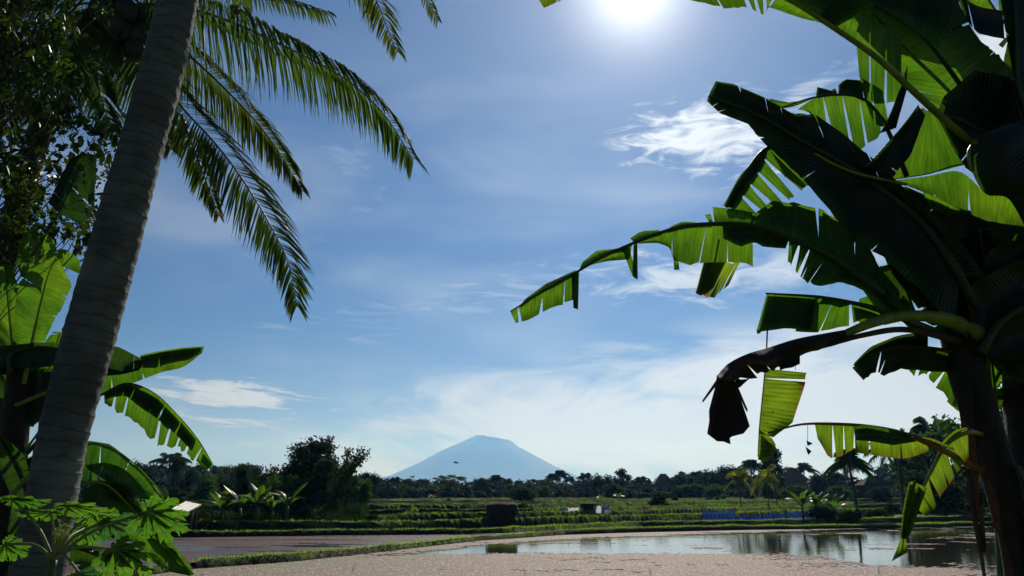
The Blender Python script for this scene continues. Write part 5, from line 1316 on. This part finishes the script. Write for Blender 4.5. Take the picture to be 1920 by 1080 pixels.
rows = [
 # left, behind the banana leaves
 (('broad', 1, TR), 215, 858, 120, 'dark rounded tree just right of the leaning trunk on the skyline', T_, G1, 1.0),
 (('broad', 2, TD), 262, 852, 130, 'dense dark tree on the skyline behind the arching banana leaf', T_, G1, 1.0),
 (('palm', 3, PF), 312, 846, 120, 'palm crown poking from the skyline left of the drooping banana leaf tip', PT, G1, 1.3),
 (('tall', 4, TD), 338, 858, 100, 'narrow dark tree below the drooping banana leaf tip', T_, G1, 1.3),
 (('broad', 5, TO), 415, 860, 140, 'pale thin-leaved tree far off right of the drooping leaf tip', T_, G1, 1.1),
 (('broad', 1, TD), 455, 854, 120, 'round-topped tree left of the big dark tree', T_, G1, .9),
 (('broad', 6, TR), 385, 880, 80, 'mid-height green tree behind the small banana grove', T_, G1, 1.2),
 (('broad', 2, TR), 290, 905, 62, 'low green tree beyond the shed with the pale roof', T_, G1, 1.2),
 (('bush', 1, BB), 236, 912, 46, 'bright green shrub beside the glossy banana leaf', 'shrub', None, 1.0),
 (('broad', 5, TD), 330, 905, 55, 'dark tree standing over the pale-roofed shed', T_, G1, 1.2),
 (('broad', 3, TR), 60, 870, 90, 'far tree glimpsed between the left trunks', T_, G1, 1.4),
 # big group
 (('bigdark', 7, TD), 560, 804, 48, 'largest dark tree left of the volcano, rounded left crown', T_, None, 1.2),
 (('spray', 8, TD), 628, 812, 47, 'big dark tree with upswept branch sprays nearest the volcano side', T_, None, .78),
 (('broad', 9, TR), 520, 880, 44, 'green leafy tree in front of the largest dark tree', T_, None, 1.0),
 (('bigdark', 7, TD), 452, 862, 46, 'dark leafy tree behind the left end of the small banana grove', T_, None, .9),
 (('bigdark', 7, TD), 598, 846, 44, 'dark leafy tree filling the middle of the big tree group', T_, None, .9),
 (('tall', 4, TR), 662, 870, 49, 'slender tree at the right foot of the upswept dark tree', T_, None, 1.1),
 (('bush', 2, TD), 400, 945, 42, 'dark bush at the left end of the small banana grove', 'bush', 'dark undergrowth below the big trees', 2.2),
 (('bush', 3, TD), 470, 950, 41.5, 'dark bush under the middle of the small banana grove', 'bush', 'dark undergrowth below the big trees', 2.2),
 (('bush', 2, TD), 535, 945, 42, 'dark bush under the rounded big tree', 'bush', 'dark undergrowth below the big trees', 2.0),
 (('bush', 3, TD), 600, 945, 43, 'dark bush under the upswept big tree', 'bush', 'dark undergrowth below the big trees', 1.6),
 # centre skyline
 (('broad', 10, TD), 690, 872, 100, 'lone dark round-crowned tree left of the volcano foot', T_, None, .75),
 (('broad', 3, TR), 672, 905, 95, 'low tree left of the lone round-crowned tree', T_, G1, 1.3),
 (('palm', 11, PF), 737, 893, 150, 'small palm at the left foot of the volcano', PT, G1, 1.2),
 (('broad', 2, TD), 712, 908, 140, 'low dark tree between the lone tree and the small palm', T_, G1, 1.6),
 (('broad', 6, TD), 780, 896, 150, 'dark low crown beneath the left slope of the volcano', T_, G1, 1.5),
 (('broad', 1, TR), 758, 904, 130, 'green tree just right of the small palm', T_, G1, 1.3),
 (('umbrella', 12, TO), 842, 885, 170, 'flat-topped airy tree under the volcano peak', T_, None, .95),
 (('broad', 9, TR), 815, 904, 140, 'green tree left of the flat-topped tree', T_, G1, 1.4),
 (('broad', 5, TD), 870, 906, 150, 'dark tree right of the flat-topped tree', T_, G1, 1.4),
 (('broad', 10, TD), 903, 886, 140, 'dark round tree directly below the volcano summit', T_, G1, .9),
 (('palm', 13, PF), 930, 888, 130, 'shaggy palm right of the dark round tree below the summit', PT, G1, 1.2),
 (('palm', 14, PF), 952, 896, 150, 'palm half sunk in the treeline under the right summit', PT, G1, 1.2),
 (('broad', 6, TR), 965, 902, 120, 'bushy tree behind the thatched field hut', T_, G1, 1.5),
 (('broad', 2, TD), 980, 908, 80, 'dark leafy tree right behind the thatched field hut', T_, None, 1.6),
 (('umbrella', 12, TD), 1003, 894, 190, 'thin flat crown on the volcano right slope line', T_, G1, .8),
 (('palm', 11, PF), 1034, 887, 150, 'left of two thin palms below the volcano right slope', PT, G1, 1.2),
 (('palm', 13, PF), 1050, 879, 150, 'tallest thin palm below the volcano right slope', PT, G1, 1.1),
 (('broad', 1, TR), 1020, 905, 120, 'green tree at the feet of the two thin palms', T_, G1, 1.5),
 (('palm', 14, PF), 1072, 892, 160, 'low palm at the end of the volcano right slope', PT, G1, 1.2),
 (('palm', 3, PF), 1096, 885, 150, 'spiky palm just right of the volcano', PT, G1, 1.2),
 (('broad', 5, TD), 1060, 908, 130, 'dark tree behind the blue-sheeted shelter left side', T_, G1, 1.6),
 (('broad', 9, TD), 1125, 883, 140, 'tall irregular tree above the blue-sheeted shelter', T_, G1, 1.0),
 (('tall', 4, TD), 1166, 880, 145, 'tall dark tree right of the blue-sheeted shelter', T_, G1, 1.3),
 (('broad', 3, TR), 1150, 900, 120, 'broad green tree right above the blue-sheeted shelter', T_, G1, 1.5),
 (('palm', 11, PF), 1200, 892, 160, 'short palm left of the tile-roofed house', PT, G1, 1.3),
 (('broad', 2, TD), 1190, 902, 150, 'dark tree left of the tile-roofed house', T_, G1, 1.5),
 (('broad', 6, TD), 1282, 882, 150, 'dark tree right of the tile-roofed house', T_, G1, 1.3),
 (('broad', 1, TD), 1315, 880, 140, 'dark tree filling the skyline above the blue net left end', T_, G1, 1.2),
 (('broad', 10, TR), 1298, 900, 120, 'green tree below the dark skyline left of the blue net', T_, G1, 1.6),
 (('broad', 9, TD), 1352, 866, 150, 'high spreading tree above the blue net', T_, G1, 1.1),
 (('broad', 5, TD), 1385, 864, 150, 'high dark tree left of the hanging leaf end', T_, G1, 1.1),
 (('palm', 13, PF), 1412, 858, 130, 'dark palm just left of the tall column-shaped tree', PT, G1, 1.1),
 (('tall', 15, TD), 1452, 842, 110, 'tall column-shaped dark tree under the hanging leaf end', T_, None, .95),
 (('broad', 3, TR), 1345, 902, 110, 'green mid-height tree over the middle of the blue net', T_, G1, 1.5),
 (('palm', 14, PF), 1508, 866, 150, 'small palm right of the reddish gable roof', PT, G1, 1.2),
 (('broad', 6, TD), 1484, 866, 170, 'small airy treetop left of the small skyline palm', T_, G1, .7),
 (('broad', 2, TD), 1535, 880, 130, 'dark tree below the hanging dry leaf scraps', T_, G1, 1.2),
 (('broad', 10, TD), 1565, 872, 130, 'dark tree right of the hanging dry leaf scraps', T_, G1, 1.0),
 (('broad', 9, TR), 1500, 905, 110, 'green tree behind the small field bananas left side', T_, G1, 1.6),
 (('broad', 1, TR), 1575, 902, 100, 'green tree behind the small field bananas right side', T_, G1, 1.5),
 # right
 (('palm', 16, PF), 1604, 838, 52, 'dark palm with leaning trunk standing on the right bank', PT, None, 1.1),
 (('palm', 17, PF), 1692, 800, 60, 'tall palm with bare dark trunk half hidden by sunlit leaf', PT, None, 1.0),
 (('broad', 9, TR), 1742, 786, 75, 'leafy tree left of the banana trunk above the sunlit leaf', T_, None, .8),
 (('palm', 14, PF), 1755, 778, 80, 'palm fronds rising from the leafy tree left of the banana trunk', PT, None, .9),
 (('palm', 3, PF), 1790, 800, 85, 'palm squeezed between leafy tree and banana trunk', PT, None, 1.0),
 (('broad', 5, TD), 1770, 860, 60, 'dark low tree at the left foot of the banana trunk', T_, None, 1.2),
 (('broad', 2, TD), 1650, 905, 95, 'dark tree seen under the low banana leaf', T_, None, 1.4),
 (('spray', 18, TR), 1905, 700, 60, 'large tree at the far right edge beyond the trunk', T_, None, .8),
 (('broad', 10, TD), 1900, 800, 50, 'dark tree right of the banana trunk lower part', T_, None, 1.1),
 (('broad', 1, TR), 1830, 850, 70, 'tree directly behind the banana trunk', T_, None, 1.2),
 # middle ground
 (('bush', 5, BB), 775, 942, 47.8, 'bright green round bush left of the thatched field hut', 'bush', None, .8),
 (('bush', 2, TD), 1540, 938, 51.6, 'dark bush among the small field bananas by the net', 'bush', None, 1.6),
 (('bush', 3, TR), 1590, 948, 49, 'low green bush at the foot of the leaning palm', 'bush', None, 1.6),
 (('bush', 3, TD), 842, 930, 85, 'small dark bush on a terrace below the flat-topped tree', 'bush', None, .8),
 (('bush', 2, TD), 980, 935, 70, 'dark bush right behind the hut on the terrace', 'bush', None, 1.4),
 (('bush', 2, TD), 897, 958, 45.5, 'low dark bush against the left side of the thatched field hut', 'bush', None, 1.3),
 (('bush', 5, BB), 1252, 964, 50, 'small green bush on the bank left of the blue net', 'bush', None, 1.0),
 (('bush', 3, TD), 1235, 912, 72, 'dark rounded shrub below the tile-roofed house', 'shrub', None, .9),
 (('bush', 2, TD), 1266, 922, 90, 'small dark shrub right of the rounded one below the house', 'shrub', None, .7),
 (('bush', 5, TR), 1002, 952, 45.5, 'low weeds-like bush right of the thatched hut', 'bush', None, 1.6),
 (('young_palm', 20, YP), 1388, 882, 72, 'young yellowish palm above the blue net', PT, None, .8),
 (('young_palm', 21, YP), 1440, 878, 66, 'young palm with a yellow hanging frond under the column-shaped tree', PT, None, .7),
 (('palm', 17, PF), 1456, 880, 75, 'thin dark palm right under the column-shaped tree', PT, None, 1.0),
 (('young_palm', 22, PF), 755, 912, 95, 'small young palm left of the bright round bush', PT, None, .7),
 (('bush', 2, TR), 1640, 945, 56, 'green bush on the right bank by the leaning palm', 'bush', None, 1.4),
 (('bush', 3, TD), 1668, 932, 58, 'dark shrub right of the leaning palm', 'shrub', None, .8),
]
for key, px, yt, Yd, lab, kind, grp, wide in rows:
    nm = {'bush': 'bush', 'shrub': 'shrub', 'tree': 'broadleaf_tree', 'palm_tree': 'palm_tree'}[kind]
    place(key, px, yt, Yd, lab, nm, {'palm_tree': 'palm tree'}.get(kind, kind), grp, wide)
gb = 'small banana plants in the fields'
for i, (px, yt, Yd, lab, sd_, wd) in enumerate([
    (418, 900, 41, 'banana plant at the left end of the grove under the big trees', 1, 1.0), (452, 893, 41, 'banana plant second from the left of the grove under the big trees', 2, 1.0),
    (484, 884, 40.5, 'banana plant with one bright upright leaf in the grove', 3, 1.0), (512, 900, 41, 'banana plant right of the bright-leaved one in the grove', 1, 1.0),
    (540, 882, 40.5, 'banana plant with a lit leaf in front of the largest dark tree', 2, .9), (590, 930, 42, 'low banana plant below the upswept tree', 3, 1.0),
    (1502, 902, 52, 'small banana plant at the right end of the blue net', 3, .9), (1530, 906, 52, 'small banana plant with two upright leaves right of the net', 1, .9),
    (1562, 910, 51, 'small banana plant left of the leaning palm trunk', 2, .9), (1590, 942, 50, 'low banana shoot at the foot of the leaning palm', 3, .9),
    (1160, 918, 95, 'far banana plant right of the blue-sheeted shelter', 1, 1.0), (1125, 922, 100, 'far banana plant above the blue-sheeted shelter', 2, 1.0), (810, 922, 100, 'far banana plant right of the small terrace bush', 3, 1.0)]):
    place(('banana', sd_, SB), px, yt, Yd, lab, 'banana_plant', 'banana plant', gb, wd)

# distant wood behind: one dark mass
def far_wood():
    rng = np.random.default_rng(77); clumps = []
    for i, px in enumerate(np.arange(-600, 2600, 5.0)):
        Yd = rng.uniform(165, 230); x = P(px, 930, Yd)[0]; v = float(vnoise(px, 0, .035, 3)) * .6 + float(vnoise(px, 0, .11, 4)) * .4
        yt = 899 - 14 * (v - .45) - (14 if 1270 < px < 1420 else 0) - (30 if px > 1650 else 0) - (26 if px < 480 else 0) + rng.uniform(-3, 9)
        h = P(px, yt, Yd)[2] - .4; k = rng.uniform(1.3, 3.0)
        clumps.append((x, Yd, .4 + h * .42, k * 1.2, k, h * .5)); clumps.append((x + rng.normal(0, 1), Yd, .4 + h - k * .45, k * .8, k * .8, k * .45))
    for px in np.arange(-300, 2300, 6.0):
        Yd = rng.uniform(118, 160); x = P(px, 930, Yd)[0]; yt = 915 + rng.uniform(-10, 5); h = P(px, yt, Yd)[2] - .5
        clumps.append((x, Yd, .4 + h * .5, rng.uniform(.8, 1.7), 1.5, h * .52))
    V, Fq = leaf_cloud(rng, clumps, 260000, .46, aspect=.7)
    V2, F2 = cores(clumps, .72, rng); Fq = np.concatenate([Fq, F2 + len(V)]); V = np.concatenate([V, V2])
    tag(mesh_obj('far_wood', V, Fq, M['tree_dark']), 'continuous dark band of far woodland behind the fields', 'woodland', kind='stuff')
far_wood()

# hedge weeds at tree feet
def weeds(rng, n):
    px = rng.uniform(350, 700, n); Yd = rng.uniform(40.5, 45, n); return (px - 960) / F * Yd / cp * 1.0, Yd
blades('undergrowth', 9000, weeds, .2, .9, .05, M['tree_dark'], 'dark undergrowth under the big trees left of centre', 'undergrowth', 9)
def reeds(rng, n):
    x = rng.uniform(-14, 16, n); y = rng.uniform(18, 26, n); return x, y

# ================================================================== huts, net, shelter
def fld(px, Yd, zo=0.0):
    x = P(px, 930, Yd)[0]; return np.array([x, Yd, gz(x, Yd) + zo])
def px_m(p, Yd): return p / F * Yd / math.cos(PITCH)
def hut():
    x_ = P(941, 930, 47)[0]; Yd = float(bund_y(2, x_)) + .15; b = fld(941, Yd); t = thing('field_hut', 'small dark thatched hut in the fields below the volcano', 'hut', b)
    w_, h = px_m(52, Yd), P(941, 943, Yd)[2] - b[2]
    for sx in (-1, 1):
        for sy in (-1, 1):
            mb = MB(); mb.tube([b + np.array([sx * w_ * .42, sy * .6, -.05]), b + np.array([sx * w_ * .42, sy * .6, h * .6])], [.05, .04], 7); mb.build('post', M['hut_wall'], t)
    mb = MB(); mb.box(b + np.array([0, .62, h * .30]), (w_ * .84, .04, h * .56)); mb.box(b + np.array([-w_ * .24, -.62, h * .30]), (w_ * .34, .04, h * .56)); mb.box(b + np.array([-w_ * .41, 0, h * .3]), (.04, 1.2, h * .55)); mb.box(b + np.array([w_ * .41, 0, h * .3]), (.04, 1.2, h * .55)); mb.box(b + np.array([0, 0, .06]), (w_ * .8, 1.15, .1))
    mb.build('wall', M['hut_wall'], t, smooth=False)
    # sagging thatch with ragged eaves
    rng = np.random.default_rng(3); n = 20; Gd = np.zeros((9, n, 3))
    for i, (rx, ry, z) in enumerate([(.50, .74, .26), (.51, .76, .34), (.52, .78, .50), (.53, .80, .64), (.53, .78, .78), (.50, .70, .90), (.46, .55, .98), (.38, .32, 1.02), (.02, .02, 1.03)]):
        for j in range(n):
            a = 2 * math.pi * j / n; s_ = 1 / max(abs(math.cos(a)), abs(math.sin(a))) * .7 + .3
            Gd[i, j] = b + np.array([math.cos(a) * rx * w_ * s_, math.sin(a) * ry * s_, z * h + (rng.normal(0, .06) if i < 2 else rng.normal(0, .02))])
    mb = MB(); mb.grid(Gd, closed=True)
    for _ in range(160):
        a = rng.uniform(0, 6.28); p = b + np.array([math.cos(a) * .50 * w_, math.sin(a) * .8, .30 * h + rng.uniform(-.02, .3)]); mb.tube([p, p + np.array([math.cos(a) * .08, math.sin(a) * .08, -rng.uniform(.1, .3)])], [.012, .004], 3)
    mb.build('roof', M['thatch'], t)
hut()
def house(px, Yd, ytop, wpx, label, tile='tile', name='house'):
    b = fld(px, Yd); h = P(px, ytop, Yd)[2] - b[2]; w_ = px_m(wpx, Yd); t = thing(name, label, 'house', b, 'houses among the far trees')
    mb = MB(); mb.box(b + np.array([0, 0, h * .3]), (w_ * .8, w_ * .6, h * .62)); mb.build('wall', M['hut_wall' if tile == 'thatch' else 'plaster'], t, smooth=False)
    mb = MB(); A = .5 * w_; B = .4 * w_; z0, z1 = h * .6, h; r = w_ * .14
    v = [b + np.array(q) for q in [(-A, -B, z0), (A, -B, z0), (A, B, z0), (-A, B, z0), (-r, 0, z1), (r, 0, z1), (-A, -B, z0 - .12), (A, -B, z0 - .12), (A, B, z0 - .12), (-A, B, z0 - .12)]]
    mb.add(v, [(0, 1, 5, 4), (2, 3, 4, 5), (1, 2, 5), (3, 0, 4), (0, 6, 7, 1), (1, 7, 8, 2), (2, 8, 9, 3), (3, 9, 6, 0), (9, 8, 7, 6)]); rf = mb.build('roof', M[tile], t, smooth=False)
    mb = MB(); mb.tube([v[4], v[5]], [.09, .09], 6); mb.build('ridge', M[tile], rf)
    for k in (-.22, .22):
        mb = MB(); mb.box(b + np.array([w_ * k, -w_ * .31, h * .32]), (w_ * .13, .06, h * .24)); mb.build('window', M['hut_wall'], t, smooth=False)
    return t
house(1245, 150, 889, 38, 'house with brownish hipped tile roof rising over the trees')
house(1488, 150, 878, 50, 'house with reddish gable roof right of the column-shaped tree')
house(1640, 120, 893, 52, 'dark low-roofed building under the sunlit low leaf', 'thatch')
def shed():
    Yd = 38; b = fld(352, Yd); t = thing('shed', 'low shed with pale metal sheet roof in the trees at left', 'shed', b)
    h = P(345, 953, Yd)[2] - b[2]; w_ = px_m(28, Yd)
    for sx in (-1, 1):
        mb = MB(); mb.tube([b + np.array([sx * w_ * .4, 0, -.1]), b + np.array([sx * w_ * .4, 0, h])], [.04, .04], 6); mb.build('post', M['pole'], t)
    mb = MB(); n = 40; Gd = np.zeros((n, 4, 3))
    for i in range(n):
        for j in range(4): Gd[i, j] = b + np.array([(i / (n - 1) - .5) * w_, (j / 3 - .5) * 1.6, h + .03 * math.sin(i * 1.4) - .16 * (i / n) + .1 * j])
    mb.grid(Gd); o = mb.build('roof', M['sheet'], t); 
    mb = MB(); mb.box(b + np.array([w_ * .2, .3, h * .4]), (w_ * .7, .06, h * .8)); mb.build('wall', M['hut_wall'], t, smooth=False)
shed()
def cloth(mb, a, b_, h0, h1, seed, n=24, sag=.12, wave=.06):
    rng = np.random.default_rng(seed); Gd = np.zeros((n, 6, 3))
    for i in range(n):
        f = i / (n - 1); p = a * (1 - f) + b_ * f; top = h0 * (1 - f) + h1 * f - sag * math.sin(math.pi * (f * 3 % 1)) + rng.normal(0, .015)
        for j in range(6):
            v = j / 5; Gd[i, j] = p + np.array([0, wave * math.sin(i * .9 + seed) * (1 - .5 * v), top * v + .02])
    mb.grid(Gd)
def blue_net():
    segs = [(1315, 1376, 53, .82, .80, 1), (1378, 1425, 52.5, .50, .45, 2), (1427, 1470, 52.2, .62, .66, 3), (1472, 1528, 52, .74, .82, 4)]
    b = fld(1420, 52.5); t = thing('net_fence', 'low fence of sagging blue netting beyond the pond', 'fence', b)
    for x0, x1, Yd, h0, h1, sd_ in segs:
        mb = MB(); cloth(mb, fld(x0, Yd, -.05), fld(x1, Yd, -.05), h0, h1, sd_); mb.build('net', M['net'], t)
        for xx in (x0, (x0 + x1) / 2, x1):
            p = fld(xx, Yd); mb = MB(); mb.tube([p + np.array([0, 0, -.1]), p + np.array([.02, 0, max(h0, h1) + .1])], [.018, .014], 5); mb.build('post', M['pole'], t)
blue_net()
fld_ = fld
def shelter():
    ground_at = fld_
    Yd = float(bund_y(3, P(1097, 930, 56)[0])) + .12; b = ground_at(1097, Yd); t = thing('duck_pen', 'makeshift pen of blue and pale sheets standing in the fields', 'shelter', b)
    def hh(y): return P(1097, y, Yd)[2] - b[2]
    def fld(px, Yp, zo=0.0): return np.array([P(px, 930, Yp)[0], Yp, b[2] + zo])
    specs = [(1052, 1064, 952, 'net'), (1064, 1092, 951, 'pale_cloth'), (1113, 1127, 947, 'pale_cloth'), (1127, 1141, 948, 'net')]
    for i, (x0, x1, yt, mt) in enumerate(specs):
        mb = MB(); h = max(.35, hh(yt)); cloth(mb, fld(x0, Yd, -.02), fld(x1, Yd - .1, -.02), h, h * .95, i, 14, .05, .05); mb.build('sheet', M[mt], t)
    mb = MB(); h = hh(946); mb.box(b + np.array([px_m(6, Yd), .6, h * .5]), (px_m(26, Yd), 1.0, h)); mb.build('wall', M['hut_wall'], t, smooth=False)
    mb = MB(); cloth(mb, fld(1092, Yd - .2, 0), fld(1116, Yd - .2, 0), h * .3, h * .3, 7, 10, .02, .02); mb.build('sheet', M['sheet'], t)
    mb = MB(); a = b + np.array([px_m(6, Yd), 0, h]); mb.box(a + np.array([0, .5, .04]), (px_m(30, Yd), 1.3, .05), .05); mb.build('roof', M['thatch'], t, smooth=False)
    for x in (1052, 1064, 1092, 1115, 1141):
        p = fld(x, Yd + .05); mb = MB(); mb.tube([p, p + np.array([0, 0, hh(945)])], [.025, .02], 5); mb.build('post', M['pole'], t)
shelter()
def cloth_heap(px, Yd, wpx, label, seed):
    b = fld(px, Yd); rng = np.random.default_rng(seed); w_ = px_m(wpx, Yd); mb = MB(); n = 14; Gd = np.zeros((6, n, 3))
    for i in range(6):
        f = i / 5
        for j in range(n):
            a = 2 * math.pi * j / n; r = (1 - f * .98) * w_ * .5 * (1 + rng.normal(0, .1)); Gd[i, j] = b + np.array([r * math.cos(a), r * .6 * math.sin(a), .02 + w_ * .35 * math.sin(f * 1.5) + rng.normal(0, .01)])
    mb.grid(Gd, closed=True); o = mb.build('plastic_bag', M['white'], None, loc=b); tag(o, label, 'plastic bag')
cloth_heap(1350, 56, 11, 'crumpled white plastic lying above the left part of the blue net', 1)
cloth_heap(1233, 63, 9, 'small white plastic bag on the terrace below the tile-roofed house', 2)
def egret(px, Yd, label, flip=1):
    b = fld(px, Yd); k = .5
    t = thing('egret', label, 'bird', b, 'white birds standing in the fields')
    mb = MB(); R_ = lambda x, z, y=0: b + np.array([x * flip, y, z]) * k
    mb.tube(spline(np.array([R_(-.35, .45), R_(-.15, .58), R_(.1, .62), R_(.25, .75), R_(.22, .95), R_(.30, 1.08), R_(.40, 1.10)]), 22), [.03, .11, .12, .06, .03, .035, .04], 8)
    mb.build('body', M['white'], t)
    mb = MB(); mb.tube([R_(.40, 1.10), R_(.58, 1.06)], [.015, .004], 5); mb.build('beak', M['pole'], t)
    for s_ in (-.03, .03):
        mb = MB(); mb.tube([R_(0, .5, s_), R_(.02, .25, s_), R_(0, 0, s_)], [.012, .008, .01], 5); mb.build('leg', M['black'], t)
egret(1138, 48.5, 'white egret on the pond bank below the blue-sheeted shelter')
egret(605, 41.0, 'white egret by the dark bushes under the big trees', -1)
def swallow():
    c = P(853, 867, 60); k = .55; mb = MB()
    mb.tube(spline(np.array([c + np.array([-.22, 0, .03]) * k, c, c + np.array([.3, 0, -.04]) * k, c + np.array([.55, 0, -.05]) * k]), 12), [.02, .06, .05, .01], 7)
    for s_ in (-1, 1):
        q = [c + np.array([-.05, 0, .02]) * k, c + np.array([.05, s_ * .35, .12]) * k, c + np.array([.32, s_ * .8, .05 + .03 * s_]) * k]; q = spline(np.array(q), 8)
        Gd = np.stack([q, q + np.array([.16, 0, 0]) * k * np.linspace(1, .1, 8)[:, None]], 1); mb.grid(Gd); mb.grid(Gd + np.array([0, 0, .006]))
    o = mb.build('flying_bird', M['black'], None, loc=c); tag(o, 'small dark bird flying in front of the volcano', 'bird')
swallow()
# scraps of dry leaf hanging on a thread of the plant are parts of it (built above)
# thin reeds standing in the pond
def reed(px, py, hpx, label, lean):
    b = G(px, py); h = hpx / F * b[1] / cp; mb = MB()
    for s_ in (-1, 0, 1):
        mb.tube(spline(np.array([b + np.array([s_ * .01, 0, -.2]), b + np.array([lean * .3 + s_ * .02, 0, h * .6]), b + np.array([lean + s_ * .08, 0, h * (1 - .3 * abs(s_))])]), 8), [.006, .001], 4)
    o = mb.build('reed', M['grass'], None, loc=b); tag(o, label, 'reed', 'thin reeds in the pond')
reed(660, 1072, 16, 'short bent reed standing in the weed at lower left', .12)
reed(985, 1079, 16, 'thin reed at the bottom edge near centre', -.05)
reed(1222, 1078, 18, 'leaning thin reed at the bottom edge right of centre', -.16)
reed(1648, 1076, 26, 'upright reed left of the hanging leaf tip', .02)

# ------------------------------------------------------------------ haze
def haze():
    m, N = material('haze')
    v = N.node('ShaderNodeVolumePrincipled', {'Color': (.18, .45, 1.0, 1), 'Density': 1.65e-4, 'Anisotropy': 0.45, 'Absorption Color': (1, 1, 1, 1)})
    N.node('ShaderNodeOutputMaterial', {'Volume': v.outputs[0]})
    mb = MB(); mb.box((0, 5500, 318), (26000, 13400, 660)); o = mb.build('haze', m, None, smooth=False); o['kind'] = 'stuff'; o['label'] = 'pale blue haze of humid air over the plain'; o['category'] = 'haze'
haze()
